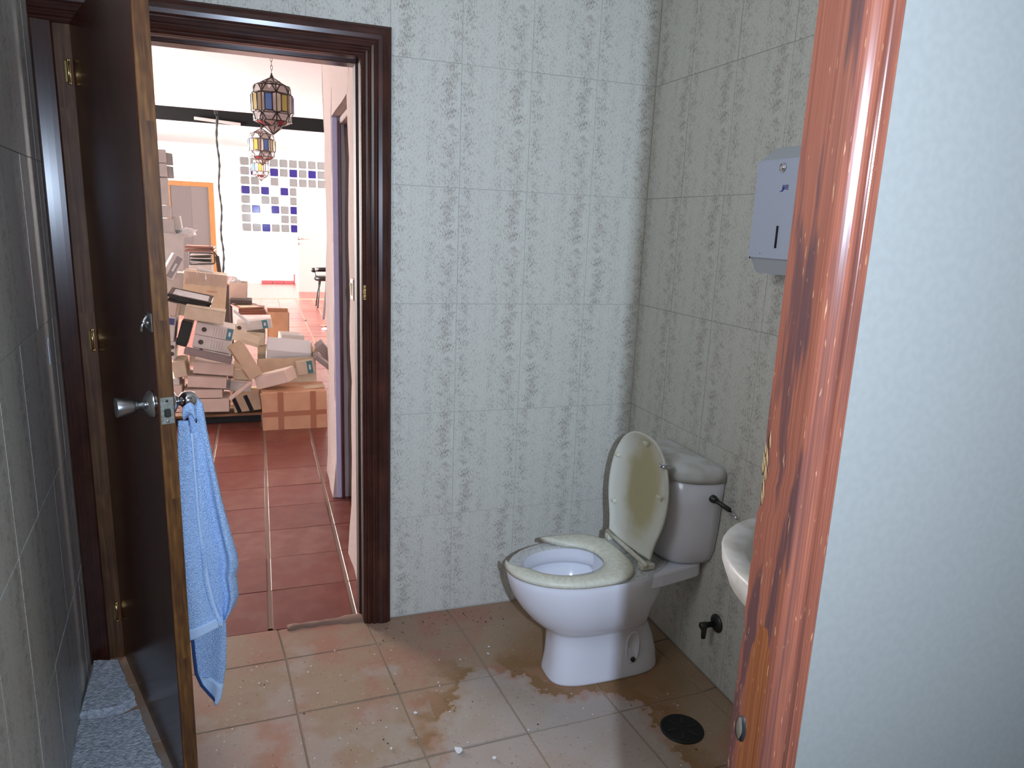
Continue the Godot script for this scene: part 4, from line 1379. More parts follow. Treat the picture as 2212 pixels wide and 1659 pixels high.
	mb.box(Vector3.ZERO, Vector3(0.016, 0.085, 0.085), Basis.IDENTITY, 0.004)
	part("cover_plate", mb, M.switch, t)
	mb = MB.new()
	mb.box(Vector3(-0.009, 0, 0), Vector3(0.008, 0.05, 0.03), Basis(Vector3(0, 0, 1), 0.1), 0.002)
	part("rocker", mb, M.card_cream, t)
	# loose cable hanging in the passage
	mb = MB.new()
	var pts := []
	for q in [[690, -88], [694, -40], [695, 60], [696, 115], [698, 200], [701, 260], [706, 340], [707, 400], [708, 470], [710, 540], [707, 590], [703, 640], [699, 690]]:
		pts.append(at(q[0], q[1], 2, -2.35))
	mb.tube(pts, 0.0075, 8)
	single("electric_cable", mb, M.cable, "white electric cable hanging from the ceiling at the passage corner", "cable")

# ------------------------------------------------------------------ far end of the store room
func far_end():
	# glass-block window
	var w := structure("window_1", "glass-block window panel with grey, white and blue blocks", "window")
	var mb := MB.new()
	mb.box(Vector3(0.172, 1.973, -15.09), Vector3(1.87, 1.65, 0.10))
	part("mortar", mb, M.mortar, w)
	var rows := ["GGGGGGGGG", "GBGBGBGBG", "GGWGWGGGG", "BGBWBGGGG", "GWGGWGGGG", "GBWBGBGGG", "GWWWGGGGG", "GGBGGBGGG"]
	var bm := MB.new()
	bm.box(Vector3.ZERO, Vector3(0.168, 0.168, 0.07), Basis.IDENTITY, 0.012)
	var bmesh := bm.mesh()
	var x0 := -0.655
	for r in 8:
		for c in 9:
			var o := put("glass_block", bmesh, {"G": M.block_grey, "W": M.block_clear, "B": M.block_blue}[rows[r][c]], w)
			o.position = Vector3(x0 + 0.2065 * c, 2.69 - 0.2045 * r, -15.038)
	# white door standing open in front of it
	var d := structure("door_3", "white flush door with lever handle standing before the glass blocks", "door")
	var a := at(640, 405, 2, -13.0)
	var b := at(710, 405, 2, -13.0)
	mb = MB.new()
	mb.box(Vector3((a.x + b.x) / 2 + 0.06, 1.055, -13.0), Vector3(b.x - a.x + 0.12, 2.10, 0.04), Basis.IDENTITY, 0.004)
	part("leaf", mb, M.white_door, d)
	var hp := at(645, 515, 2, -12.975)
	mb = MB.new()
	mb.lathe(hp, [[0.028, 0], [0.026, 0.008], [0.012, 0.012], [0.010, 0.045]], Basis(Vector3.RIGHT, PI / 2), 14)
	mb.tube([hp + Vector3(0, 0, 0.045), hp + Vector3(0.14, 0, 0.045)], 0.010, 8)
	part("handle", mb, M.satin, d)
	mb = MB.new()
	mb.lathe(hp + Vector3(0, -0.10, 0), [[0.026, 0], [0.024, 0.008], [0.004, 0.010]], Basis(Vector3.RIGHT, PI / 2), 14)
	part("keyhole_rose", mb, M.satin, d)
	# orange-framed door
	d = structure("door_2", "grey-mauve door in a honey-orange frame on the end wall", "door")
	var fx0 := at(367, 401, 2, -14.98).x
	var fx1 := at(461, 401, 2, -14.98).x
	var ft := 2.185
	for p in [[fx0 - 0.045, 0.09], [fx1 - 0.055, 0.11]]:
		mb = MB.new()
		mb.box(Vector3(p[0], ft / 2, -14.97), Vector3(p[1], ft, 0.06), Basis.IDENTITY, 0.006)
		part("frame_post", mb, M.orange_wood, d)
	mb = MB.new()
	mb.box(Vector3((fx0 + fx1) / 2 - 0.045, ft - 0.05, -14.968), Vector3(fx1 - fx0 + 0.08, 0.10, 0.062), Basis.IDENTITY, 0.006)
	part("frame_head", mb, M.orange_wood, d)
	var midx := lerpf(fx0, fx1, 0.48)
	mb = MB.new()
	mb.box(Vector3((fx0 + midx) / 2, 1.04, -14.985), Vector3(midx - fx0 + 0.02, 2.08, 0.03), Basis.IDENTITY, 0.003)
	part("door_panel", mb, M.mauve_b, d)
	mb = MB.new()
	mb.box(Vector3((fx1 + midx) / 2 - 0.03, 1.04, -14.982), Vector3(fx1 - midx - 0.04, 2.08, 0.03), Basis.IDENTITY, 0.003)
	part("door_panel", mb, M.mauve, d)
	# red tiled skirting
	var bb := structure("baseboard_far", "dark red skirting at the foot of the bright end wall", "skirting")
	for k in 3:
		mb = MB.new()
		mb.box(Vector3(-0.27 + k * 0.245, 0.035, -14.985), Vector3(0.235, 0.07, 0.025), Basis.IDENTITY, 0.003)
		part("skirting_tile", mb, M.red_trim, bb)
	mb = MB.new()
	mb.box(Vector3(0.34, 0.11, -14.985), Vector3(0.03, 0.22, 0.025), Basis.IDENTITY, 0.003)
	part("skirting_return", mb, M.red_trim, bb)
	# rope-wound pole
	var p0 := at(466, 232, 2, -9.9)
	var t := thing("black_pole", "thin black rope-wound pole under the ceiling slot", "pole", Vector3(p0.x, 0, p0.z))
	mb = MB.new()
	var pts := []
	var rad := []
	for k in 60:
		var y := 3.0 * k / 59.0
		pts.append(Vector3(0.012 * sin(y * 9.0), y, 0.012 * cos(y * 9.0)))
		rad.append(0.020 + 0.006 * sin(y * 40.0))
	mb.tube(pts, rad, 7)
	part("rope", mb, M.black, t)
	mb = MB.new()
	mb.box(Vector3(0, 3.12, 0), Vector3(0.05, 0.24, 0.05), Basis.IDENTITY, 0.004)
	part("top_bracket", mb, M.black, t)
	# black padded stool-like chair beyond the passage corner
	var cp := Vector3(0.66, 0, -10.3)
	t = thing("black_chair", "black padded chair on thin metal legs beyond the passage corner", "chair", cp)
	var pad := func(y: float, wx: float, wz: float, h: float) -> MB:
		var m2 := MB.new()
		var rings := []
		for q in [[0.6, -0.5], [0.9, -0.46], [1.0, -0.2], [1.0, 0.2], [0.92, 0.44], [0.7, 0.5]]:
			var ring := []
			for k in 24:
				var an := TAU * k / 24
				ring.append(Vector3(pow(absf(cos(an)), 0.6) * signf(cos(an)) * wx * q[0], y + q[1] * h, pow(absf(sin(an)), 0.6) * signf(sin(an)) * wz * q[0]))
			rings.append(ring)
		m2.loft(rings, true)
		return m2
	part("seat", pad.call(0.50, 0.20, 0.20, 0.085), M.gloss_black, t)
	mb = MB.new()
	var arc := []
	for k in 15:
		var an := lerpf(-0.2, PI + 0.2, k / 14.0)
		arc.append(Vector3(cos(an) * 0.21, 0.635, 0.02 - sin(an) * 0.19))
	mb.tube(arc, 0.038, 10)
	part("backrest", mb, M.gloss_black, t)
	for s in [[-1, -1], [1, -1], [-1, 1], [1, 1]]:
		mb = MB.new()
		mb.tube([Vector3(s[0] * 0.10, 0.47, s[1] * 0.10), Vector3(s[0] * 0.16, 0.0, s[1] * 0.19)], 0.012, 8)
		part("leg", mb, M.black_metal, t)
	for s in [-1, 1]:
		mb = MB.new()
		mb.tube([Vector3(s * 0.19, 0.64, 0.03), Vector3(s * 0.15, 0.47, 0.05)], 0.011, 8)
		part("arm_post", mb, M.black_metal, t)

# ------------------------------------------------------------------ lanterns
func lanterns():
	var L := thing("stained_glass_lantern", "faceted leaded-glass lantern", "lantern", Vector3.ZERO, "faceted glass lanterns in a row")
	L.set_meta("label", "first faceted leaded-glass lantern of the hanging row, counted from the washroom doorway")
	# eight-sided body: levels as [half width, y]
	var R := 0.150
	var lv := [[0.0, 0.205], [0.078, 0.162], [0.130, 0.134], [0.148, 0.076], [0.148, -0.076], [0.136, -0.134], [0.072, -0.172], [0.0, -0.230]]
	var pt := func(level: int, k: float) -> Vector3:
		var an := TAU * (k + 0.5) / 8.0 + 0.2
		return Vector3(cos(an) * lv[level][0], lv[level][1], sin(an) * lv[level][0])
	var lead := MB.new()
	var bar := func(a: Vector3, b: Vector3, r := 0.0052): lead.tube([a, b], r, 5)
	var pane := func(q: Array, m: Material):
		var c := Vector3.ZERO
		for p in q: c += p / q.size()
		var n := c * Vector3(1, 0.6, 1)
		n = n.normalized() * 0.0015
		var A := q.map(func(p): return c + (p - c) * 0.97 + n)
		var B := q.map(func(p): return c + (p - c) * 0.97 - n)
		var mb := MB.new()
		mb.prism(A, B)
		part("pane", mb, m, L)
	for k in 8:
		var col: Material = [M.glass_amber, M.glass_blue][k % 2]
		# main panel: clear strip, coloured pane, clear strip
		var a: Vector3 = pt.call(3, k)
		var b: Vector3 = pt.call(3, k + 1)
		var c: Vector3 = pt.call(4, k + 1)
		var d: Vector3 = pt.call(4, k)
		var bulge := ((a + b) / 2 * Vector3(1, 0, 1)).normalized() * 0.022
		var a1 := a.lerp(b, 0.25) + bulge - Vector3(0, 0.012, 0)
		var b1 := a.lerp(b, 0.75) + bulge - Vector3(0, 0.012, 0)
		var c1 := d.lerp(c, 0.75) + bulge + Vector3(0, 0.012, 0)
		var d1 := d.lerp(c, 0.25) + bulge + Vector3(0, 0.012, 0)
		pane.call([a1, b1, c1, d1], col)
		pane.call([a, a1, d1, d], M.glass_white if k % 2 else M.glass_cream)
		pane.call([b1, b, c, c1], M.glass_cream if k % 3 == 0 else M.glass_white)
		pane.call([a, b, b1, a1], M.glass_white)
		pane.call([d1, c1, c, d], M.glass_white)
		for e in [[a1, b1], [b1, c1], [c1, d1], [d1, a1], [a, a1], [b, b1], [c, c1], [d, d1], [a, b], [d, c], [a, d]]: bar.call(e[0], e[1])
		# shoulders
		for s in [[3, 2, 1, 0], [4, 5, 6, 7]]:
			var p0: Vector3 = pt.call(s[0], k)
			var p1: Vector3 = pt.call(s[0], k + 1)
			var q0: Vector3 = pt.call(s[1], k)
			var q1: Vector3 = pt.call(s[1], k + 1)
			var r0: Vector3 = pt.call(s[2], k)
			var r1: Vector3 = pt.call(s[2], k + 1)
			var e: Vector3 = pt.call(s[3], k)
			var om := (q0 + q1) / 2
			var push := (om * Vector3(1, 0, 1)).normalized() * 0.016
			var m0 := q0.lerp(q1, 0.3) + push
			var m1 := q0.lerp(q1, 0.7) + push
			pane.call([p0, p1, m1, m0], M.glass_white)
			pane.call([p0, m0, q0], M.glass_white)
			pane.call([p1, q1, m1], M.glass_white)
			pane.call([q0, m0, m1, q1, (r0 + r1) / 2], M.glass_red if k % 2 == 0 else M.glass_white)
			pane.call([r0, r1, e], M.glass_white)
			for g in [[p0, m0], [p1, m1], [m0, m1], [p0, q0], [q0, m0], [q1, m1], [q0, (r0 + r1) / 2], [q1, (r0 + r1) / 2], [r0, e]]: bar.call(g[0], g[1])
	part("lead_frame", lead, M.lead, L, "dark lead strips")
	var cap := MB.new()
	cap.lathe(Vector3(0, 0.195, 0), [[0.016, 0], [0.014, 0.018], [0.006, 0.026], [0.008, 0.034], [0.003, 0.04]], Basis.IDENTITY, 10)
	part("cap", cap, M.lead, L)
	# chain up to the ceiling
	var ch := MB.new()
	var y := 0.245
	var i := 0
	while y < 0.66:
		var ring := []
		for k in 10:
			var an := TAU * k / 10
			var p := Vector3(cos(an) * 0.008, sin(an) * 0.019, 0)
			ring.append((p if i % 2 else Vector3(0, p.y, p.x)) + Vector3(sin(i * 0.9) * 0.002, y, 0))
		ch.tube(ring, 0.0022, 5, true)
		y += 0.031
		i += 1
	part("chain", ch, M.lead, L)
	L.position = Vector3(-0.270, 2.372, -3.9)
	for q in [[Vector3(-0.335, 2.352, -7.3), 0.5, "second faceted leaded-glass lantern of the hanging row, counted from the washroom doorway"], [Vector3(-0.335, 2.362, -11.7), 0.9, "third faceted leaded-glass lantern of the hanging row, counted from the washroom doorway"]]:
		var o := L.duplicate()
		o.name = numbered("stained_glass_lantern")
		add_child(o)
		o.position = q[0]
		o.rotation.y = q[1]
		o.set_meta("label", q[2])

# ------------------------------------------------------------------ the heap of boxes
# a cuboid whose front face is measured by three corners on an upright plane at z
func cuboid(tl: Array, tr_: Array, br: Array, z: float, depth: float, yaw := 0.0, pitch := 0.0) -> Array:
	var a := at(tl[0], tl[1], 2, z)
	var b := at(tr_[0], tr_[1], 2, z)
	var c := at(br[0], br[1], 2, z)
	var ex := (b - a).normalized()
	var h := absf((c - b).dot(Vector3(ex.y, -ex.x, 0)))
	var w := (b - a).length()
	var ey := Vector3(-ex.y, ex.x, 0)
	var bs := Basis(ex, ey, ex.cross(ey))
	var ctr := (a + c) / 2
	bs = Basis(Vector3.UP, yaw) * bs * Basis(Vector3.RIGHT, pitch)
	return [Transform3D(bs, ctr), Vector3(w, h, depth)]

func node_at(called: String, tf: Transform3D, label: String, category: String, group := "") -> Node3D:
	var t := thing(called, label, category, Vector3.ZERO, group)
	t.transform = tf
	return t

func archive(tl, tr_, br, z: float, depth: float, m: Material, label: String, opt := {}):
	var q := cuboid(tl, tr_, br, z, depth, opt.get("yaw", 0.0), opt.get("pitch", 0.0))
	var s: Vector3 = q[1]
	var t := node_at("archive_box", q[0], label, "archive box", opt.get("group", "cardboard archive boxes in the heap"))
	var mb := MB.new()
	var op: String = opt.get("open", "")
	if op:
		var e := 0.004
		for k in [1, -1]:
			mb.box(Vector3(0, k * (s.y - e) / 2, -depth / 2), Vector3(s.x, e, depth), Basis.IDENTITY, 0.001)
		mb.box(Vector3(0, 0, -e / 2), Vector3(s.x, s.y - 0.001, e), Basis.IDENTITY, 0.001)
		mb.box(Vector3(0, 0, -depth + e / 2), Vector3(s.x, s.y - 0.001, e), Basis.IDENTITY, 0.001)
		var sg := 1.0 if op == "left" else -1.0
		mb.box(Vector3(sg * (s.x / 2 - e), 0, -depth / 2), Vector3(e, s.y - 0.001, depth - 0.002))
	else:
		mb.box(Vector3(0, 0, -depth / 2), Vector3(s.x, s.y, depth), Basis.IDENTITY, 0.004)
	part("body", mb, m, t)
	if op:
		# the bent end flap
		mb = MB.new()
		var sg := -1.0 if op == "left" else 1.0
		var A := []
		var B := []
		for k in 7:
			var f := k / 6.0
			var x := sg * (s.x / 2 + 0.05 * sin(f * PI * 0.5) * 0.9)
			var zz := -depth + 0.002 - 0.0 * f + 0.03 * f
			A.append(Vector3(x, -s.y / 2, zz))
			B.append(Vector3(x, s.y / 2 * (1.0 - 0.25 * f), zz))
		var rings := []
		for k in 7:
			rings.append([A[k], B[k], B[k] + Vector3(0, 0, 0.003), A[k] + Vector3(0, 0, 0.003)])
		mb.loft(rings, false)
		part("end_flap", mb, m, t)
	if opt.has("hole"):
		mb = MB.new()
		mb.lathe(Vector3(s.x * float(opt.hole), 0, 0), [[0.017, -0.006], [0.017, 0.0012], [0.013, 0.0016], [0.0125, 0.0006]], Basis(Vector3.RIGHT, PI / 2), 16)
		part("finger_hole", mb, M.dark_grey, t)
	if opt.has("label"):
		mb = MB.new()
		mb.box(Vector3(s.x * float(opt.label), 0, 0.0006), Vector3(0.040, s.y * 0.9, 0.0022))
		part("spine_label", mb, opt.get("label_mat", M.teal), t)
		mb = MB.new()
		mb.box(Vector3(s.x * float(opt.label), 0.0, 0.0014), Vector3(0.014, s.y * 0.34, 0.0022))
		part("label_mark", mb, M.paper, t)
	if opt.has("blue"):
		mb = MB.new()
		mb.box(Vector3(0, s.y * 0.30, 0.0008), Vector3(s.x * 0.74, s.y * 0.26, 0.002))
		part("spine_label", mb, M.blue_label, t)
	if opt.has("rings"):
		for k in [0.22, -0.16]:
			mb = MB.new()
			mb.lathe(Vector3(0, s.y * k, 0.0), [[0.015, -0.003], [0.015, 0.0015], [0.011, 0.0018], [0.0105, 0.0005]], Basis(Vector3.RIGHT, PI / 2), 14)
			part("finger_ring", mb, M.dark_grey, t)
	if opt.has("lines"):
		mb = MB.new()
		for k in 5:
			mb.box(Vector3(s.x * (-0.02 + 0.07 * k), 0, 0.0004), Vector3(0.0022, s.y * 0.72, 0.0014))
		part("printed_lines", mb, M.print_grey, t)
	return t

func carton(tl, tr_, br, z: float, depth: float, m: Material, label: String, opt := {}) -> Array:
	var q := cuboid(tl, tr_, br, z, depth, opt.get("yaw", 0.0), opt.get("pitch", 0.0))
	var s: Vector3 = q[1]
	var t := node_at("carton", q[0], label, "carton", "brown cartons in the heap")
	var mb := MB.new()
	if opt.has("open"):
		var e := 0.005
		for k in [1, -1]: mb.box(Vector3(k * (s.x - e) / 2, 0, -depth / 2), Vector3(e, s.y, depth), Basis.IDENTITY, 0.001)
		mb.box(Vector3(0, 0, -e / 2), Vector3(s.x, s.y, e), Basis.IDENTITY, 0.001)
		mb.box(Vector3(0, 0, -depth + e / 2), Vector3(s.x, s.y, e), Basis.IDENTITY, 0.001)
		mb.box(Vector3(0, -s.y / 2 + e / 2, -depth / 2), Vector3(s.x, e, depth))
	else:
		mb.box(Vector3(0, 0, -depth / 2), s, Basis.IDENTITY, 0.006)
	part("body", mb, m, t)
	return [t, s]

func picture_frame(tl, tr_, br, z: float, thick: float, label: String, frame_m: Material, panel_m: Material, depth: float, yaw := 0.0, pitch := 0.0):
	# lies flat: the measured face is its front edge, depth runs away from us
	var q := cuboid(tl, tr_, br, z, depth, yaw, pitch)
	var s: Vector3 = q[1]
	var t := node_at("picture_frame", q[0], label, "picture frame", "picture frames in the heap")
	var mb := MB.new()
	var wd := 0.028
	mb.box(Vector3(0, 0, -wd / 2), Vector3(s.x, thick, wd), Basis.IDENTITY, 0.003)
	mb.box(Vector3(0, 0, -depth + wd / 2), Vector3(s.x, thick, wd), Basis.IDENTITY, 0.003)
	for k in [-1, 1]: mb.box(Vector3(k * (s.x - wd) / 2, 0, -depth / 2), Vector3(wd, thick, depth - 2 * wd), Basis.IDENTITY, 0.003)
	part("frame", mb, frame_m, t)
	mb = MB.new()
	mb.box(Vector3(0, thick * 0.12, -depth / 2), Vector3(s.x - 2 * wd + 0.004, thick * 0.5, depth - 2 * wd + 0.004))
	part("panel", mb, panel_m, t)

func box_pile():
	var mb: MB
	# pallet under the near stack
	var pz := -2.92
	var pa := at(360, 893, 2, pz)
	var pb := at(566, 893, 2, pz)
	pa.y = at(480, 896, 2, pz).y
	var t := thing("wooden_pallet", "wooden pallet on the floor under the near stack of boxes", "pallet", Vector3((pa.x + pb.x) / 2 - 0.1, 0, pz - 0.3))
	var py := pa.y
	for k in 5:
		mb = MB.new()
		mb.box(Vector3(0, py - 0.006, 0.25 - 0.13 * k), Vector3(pb.x - pa.x + 0.2, 0.018, 0.10), Basis.IDENTITY, 0.002)
		part("deck_board", mb, M.pallet, t)
	for k in [0.24, -0.02, -0.28]:
		mb = MB.new()
		mb.box(Vector3(0, (py - 0.016) / 2, k), Vector3(pb.x - pa.x + 0.18, py - 0.016, 0.06), Basis.IDENTITY, 0.002)  # full-width bars, coloured black for the shade under the stack
		part("bearer", mb, M.black, t, "blackened bearer")
	# big taped carton on the floor
	var c := carton([565, 849], [706, 843.5], [706.5, 925], -2.70, 0.32, M.card_orange, "large taped carton standing on the red floor tiles")
	var s: Vector3 = c[1]
	for x in [-0.215, 0.285]:
		mb = MB.new()
		mb.box(Vector3(s.x * x, 0, 0.0012), Vector3(0.040, s.y, 0.002))
		part("tape", mb, M.tape, c[0])
	mb = MB.new()
	mb.box(Vector3(0, -s.y * 0.06, 0.0018), Vector3(s.x * 0.99, 0.036, 0.002), Basis(Vector3(0, 0, 1), 0.01))
	part("tape", mb, M.tape, c[0])
	mb = MB.new()
	mb.box(Vector3(0.0, s.y / 2 + 0.0015, -0.19), Vector3(s.x * 0.99, 0.003, 0.004))
	mb.box(Vector3(s.x * 0.32, s.y / 2 + 0.004, -0.13), Vector3(s.x * 0.34, 0.004, 0.10), Basis(Vector3(0, 0, 1), 0.05))
	part("top_flap", mb, M.card, c[0])
	# box lying on it, and the one leaning beside
	archive([545, 819], [617, 797], [625.6, 823], -2.76, 0.18, M.card_pink, "tan archive box lying tilted on top of the taped carton", {"yaw": -0.38})
	archive([500, 753], [528, 738.6], [567, 809], -2.77, 0.13, M.card, "tan archive box leaning diagonally against the open carton", {"yaw": 0.25})
	# open carton with white box inside
	c = carton([556, 776], [682, 770], [684, 842], -3.08, 0.30, M.card, "open carton holding a white box behind the taped carton", {"open": true})
	s = c[1]
	mb = MB.new()
	mb.box(Vector3(s.x * 0.14, -0.02, 0.03), Vector3(s.x * 0.72, 0.004, 0.15), Basis(Vector3.RIGHT, 1.25), 0.001)
	part("front_flap", mb, M.card_cream, c[0])
	mb = MB.new()
	mb.box(Vector3(s.x / 2 + 0.02, s.y / 2 + 0.03, -0.15), Vector3(0.004, 0.10, 0.28), Basis(Vector3(0, 0, 1), -0.25), 0.001)
	part("side_flap", mb, M.card, c[0])
	mb = MB.new()
	mb.box(Vector3(0, s.y / 2 + 0.02, -0.30), Vector3(s.x * 0.98, 0.08, 0.004), Basis(Vector3.RIGHT, -0.2), 0.001)
	part("back_flap", mb, M.card, c[0])
	archive([574, 752], [670, 760], [671, 800], -3.12, 0.20, M.paper, "bluish white box packed inside the open carton", {"pitch": 0.35})
	archive([640, 782], [681, 776], [682, 806], -3.0, 0.06, M.card_cream, "cream archive box with small teal label on the carton top", {"label": 0.2})
	# marbled boxes fallen against the passage corner
	archive([684, 752], [700, 739], [727, 777], -3.06, 0.20, M.marbled, "grey marbled box file lying uppermost by the passage corner")
	archive([683, 770], [690, 762], [716, 800], -2.85, 0.19, M.marbled, "grey marbled box file underneath another by the passage corner")
	# near stack of tan boxes, bottom up
	archive([384, 863], [493, 861.5], [497.6, 889.5], -2.90, 0.27, M.card_pink, "lowest tan archive box on the pallet")
	archive([396, 842], [479.5, 841], [481, 860], -2.90, 0.27, M.card_pink, "flat tan archive box second from the bottom of the stack", {"open": "right"})
	archive([405, 812], [489, 816], [489, 840], -2.90, 0.27, M.card_pink, "tan archive box with gaping ends, third up the stack", {"open": "left"})
	archive([418, 780], [505, 787], [504, 813], -2.92, 0.27, M.card_pink, "tan archive box with gaping end, fourth up the stack", {"open": "left"})
	archive([401, 752], [504, 775], [497, 787], -2.82, 0.07, M.marbled, "thin grey marbled box file across the stack")
	archive([416, 750], [498, 767], [497, 776], -2.92, 0.27, M.card_white, "lilac-white archive box squashed above the marbled file", {"hole": -0.28, "lines": true})
	archive([419, 722], [501, 738], [497, 765], -2.92, 0.27, M.card_white, "lilac-white archive box with finger hole and no label", {"hole": -0.30, "lines": true})
	archive([425, 695], [507, 711], [501, 737], -2.92, 0.27, M.card_white, "lilac-white archive box with finger hole and teal label", {"hole": -0.27, "label": 0.40, "lines": true})
	archive([401, 660], [487, 674], [482, 702], -2.87, 0.16, M.card_cream, "beige archive box tilted under the black picture frame", {"open": "left"})
	# left column beside it
	archive([371.6, 782], [400, 778.6], [403.5, 813.5], -2.90, 0.24, M.card_cream, "short cream box end beside the gaping tan boxes")
	archive([360, 818], [387, 818], [388, 832], -2.90, 0.24, M.card_white, "pale box end under the short cream box")
	archive([360, 834], [393, 833], [394, 866], -2.88, 0.24, M.card_pink, "pinkish box end low beside the stack")
	archive([363, 683], [379, 685], [376, 738], -2.98, 0.26, M.card_white, "upright white file spine with dark blue label", {"blue": true})
	archive([364, 739], [378, 740], [379, 778], -2.96, 0.24, M.card_white, "upright white file spine with two rings low in the column", {"rings": true})
	archive([358, 651], [384, 656], [379, 684], -3.0, 0.26, M.card_pink, "tan box end under the black picture frame")
	archive([393, 692], [416, 698], [402, 750], -3.00, 0.20, M.slate, "dark green-black folder standing in the gap of the heap")
	# black and white frames
	picture_frame([362, 634], [457, 654], [456, 660], -2.98, 0.022, "black glossy picture frame with white backing, uppermost of two", M.gloss_black, M.paper, 0.24, 0.0, 0.10)
	picture_frame([362, 645], [454, 664], [453, 669], -3.0, 0.018, "thin black picture frame beneath a thicker one", M.gloss_black, M.dark_grey, 0.24, 0.0, 0.10)
	# shiny taped carton
	c = carton([399, 585], [493, 596], [484, 690], -3.46, 0.30, M.card, "tan carton wrapped with crinkled clear tape along its top", {"yaw": 0.06})
	s = c[1]
	mb = MB.new()
	var rings := []
	for k in 30:
		var f := k / 29.0
		var zz := 0.003 + rng.randf() * 0.006
		rings.append([Vector3(lerpf(-s.x / 2, s.x / 2 + 0.004, f), s.y / 2 + 0.003, -0.02), Vector3(lerpf(-s.x / 2, s.x / 2 + 0.004, f), s.y / 2 + 0.002, zz), Vector3(lerpf(-s.x / 2, s.x / 2, f), s.y / 2 - 0.045, 0.003 + rng.randf() * 0.006), Vector3(lerpf(-s.x / 2, s.x / 2, f), s.y / 2 - 0.09 - rng.randf() * 0.01, 0.002)])
	mb.loft(rings, false, false, false, false)
	part("clear_tape", mb, M.clear_tape, c[0], "crinkled clear tape")
	mb = MB.new()
	for k in 7: mb.box(Vector3(0.02 + k * 0.010, -0.02 + s.y * 0.16, 0.001), Vector3(0.006, 0.010, 0.0014), Basis(Vector3(0, 0, 1), 0.2))
	part("stamped_print", mb, M.tape, c[0])
	# boxes behind the near stack, towards the middle
	archive([500, 778], [519, 780], [519, 796], -3.15, 0.2, M.card_cream, "small cream box corner behind the tan stack")
	archive([505, 797], [545, 799], [545, 822], -3.10, 0.2, M.card_cream, "cream box wedged behind the leaning tan box")
	c = carton([503, 857], [562, 849], [563, 885], -2.92, 0.26, M.card, "low carton with two black straps beside the taped carton")
	s = c[1]
	for x in [-0.38, 0.06]:
		mb = MB.new()
		mb.box(Vector3(s.x * x, 0.0, 0.002), Vector3(0.028, s.y * 1.0, 0.003), Basis(Vector3(0, 0, 1), 0.25))
		part("strap", mb, M.black, c[0])
	archive([499, 824], [545, 828], [541, 848], -3.03, 0.10, M.card_white, "pale torn box behind the diagonal cardboard strip", {"open": "left"})
	mb = MB.new()
	var a := at(496, 862, 2, -2.80)
	var b := at(544, 824, 2, -2.80)
	var dr := (b - a).normalized()
	mb.box((a + b) / 2, Vector3((b - a).length(), 0.024, 0.05), Basis(dr, Vector3(-dr.y, dr.x, 0), Vector3(0, 0, 1)), 0.004)
	single("cardboard_strip", mb, M.card_pink, "long narrow cardboard strip propped diagonally against the tilted box", "cardboard strip")
	# white archive box with teal label and loose lid
	archive([512, 699], [587, 688], [587, 708], -3.42, 0.26, M.card_white, "white archive box with teal label before the stacked frames", {"label": 0.30, "hole": -0.44})
	mb = MB.new()
	a = at(505, 671, 2, -3.44)
	b = at(540, 700, 2, -3.36)
	dr = (b - a).normalized()
	mb.box((a + b) / 2, Vector3((b - a).length(), 0.022, 0.012), Basis(dr, Vector3(-dr.y, dr.x, 0).normalized(), dr.cross(Vector3(-dr.y, dr.x, 0).normalized())), 0.003)
	single("plastic_strip", mb, M.paper, "white plastic strip lying across the labelled white box", "plastic strip")
	archive([497, 705], [512, 709], [511, 722], -3.40, 0.22, M.card_cream, "pale box end left of the labelled white box".replace("left of", "beside"))
	c = carton([533, 716], [575, 720], [570, 748], -3.36, 0.24, M.card_cream, "half-crushed cream carton under the labelled white box", {"open": true})
	archive([497, 722], [558, 742], [556, 752], -3.22, 0.13, M.card_cream, "flat cream carton lid sloping into the open carton", {"pitch": 0.3})
	carton([576.5, 674], [624, 675], [626, 846], -3.75, 0.30, M.card_orange, "plain orange-brown carton standing behind the open carton", {"open": true})
	archive([612, 722], [660, 726], [656, 745], -3.45, 0.20, M.card_grey, "grey-beige box lying behind the open carton", {"yaw": 0.15})
	carton([600, 747], [676, 748], [678, 868], -3.48, 0.26, M.card, "tan carton standing on the floor behind the open carton")
	# stacked frames and grey box
	for k in 4:
		var v := 680.0 - k * 4.2
		picture_frame([515, v - 3], [576 - k * 1.5, v - 3.4], [576 - k * 1.5, v], -3.85, 0.014, ["lowest brown picture frame of the stack behind the white box", "second brown picture frame up the stack behind the white box", "third brown picture frame up the stack behind the white box", "topmost brown picture frame with cream panel on the stack"][k], M.frame_brown, [M.board_pink, M.board_pink, M.board_pink, M.card_cream][k], 0.30, 0.0 if k < 3 else 0.25)
	archive([497, 647], [545, 649.5], [544, 658], -4.05, 0.24, M.dark_grey, "dark grey flat box on the stacked picture frames")
	c = carton([498, 610], [537, 613], [531, 648], -4.2, 0.26, M.card_pink, "open tan carton with plastic bag inside", {"open": true})
	mb = MB.new()
	mb.box(Vector3(c[1].x / 2 - 0.01, c[1].y / 2 + 0.0, -0.10), Vector3(0.004, 0.08, 0.2), Basis(Vector3(0, 0, 1), -0.2))
	part("side_flap", mb, M.card_pink, c[0])
	bag([507, 611], -4.33, 0.05, 0.05, "crumpled translucent white bag in the open tan carton")
	# tall stack at the door side
	var ts := [[344, 322, 357, 323, 352, "pale grey archive box on top of the tallest stack"], [347, 353, 359, 353, 382, "second pale grey archive box down the tallest stack"], [349, 383, 363, 384, 442, "third pale grey archive box down the tallest stack"], [350, 443, 369, 444, 471, "fourth pale grey archive box down the tallest stack"], [352, 472, 374, 473, 504, "fifth pale grey archive box down the tallest stack"]]
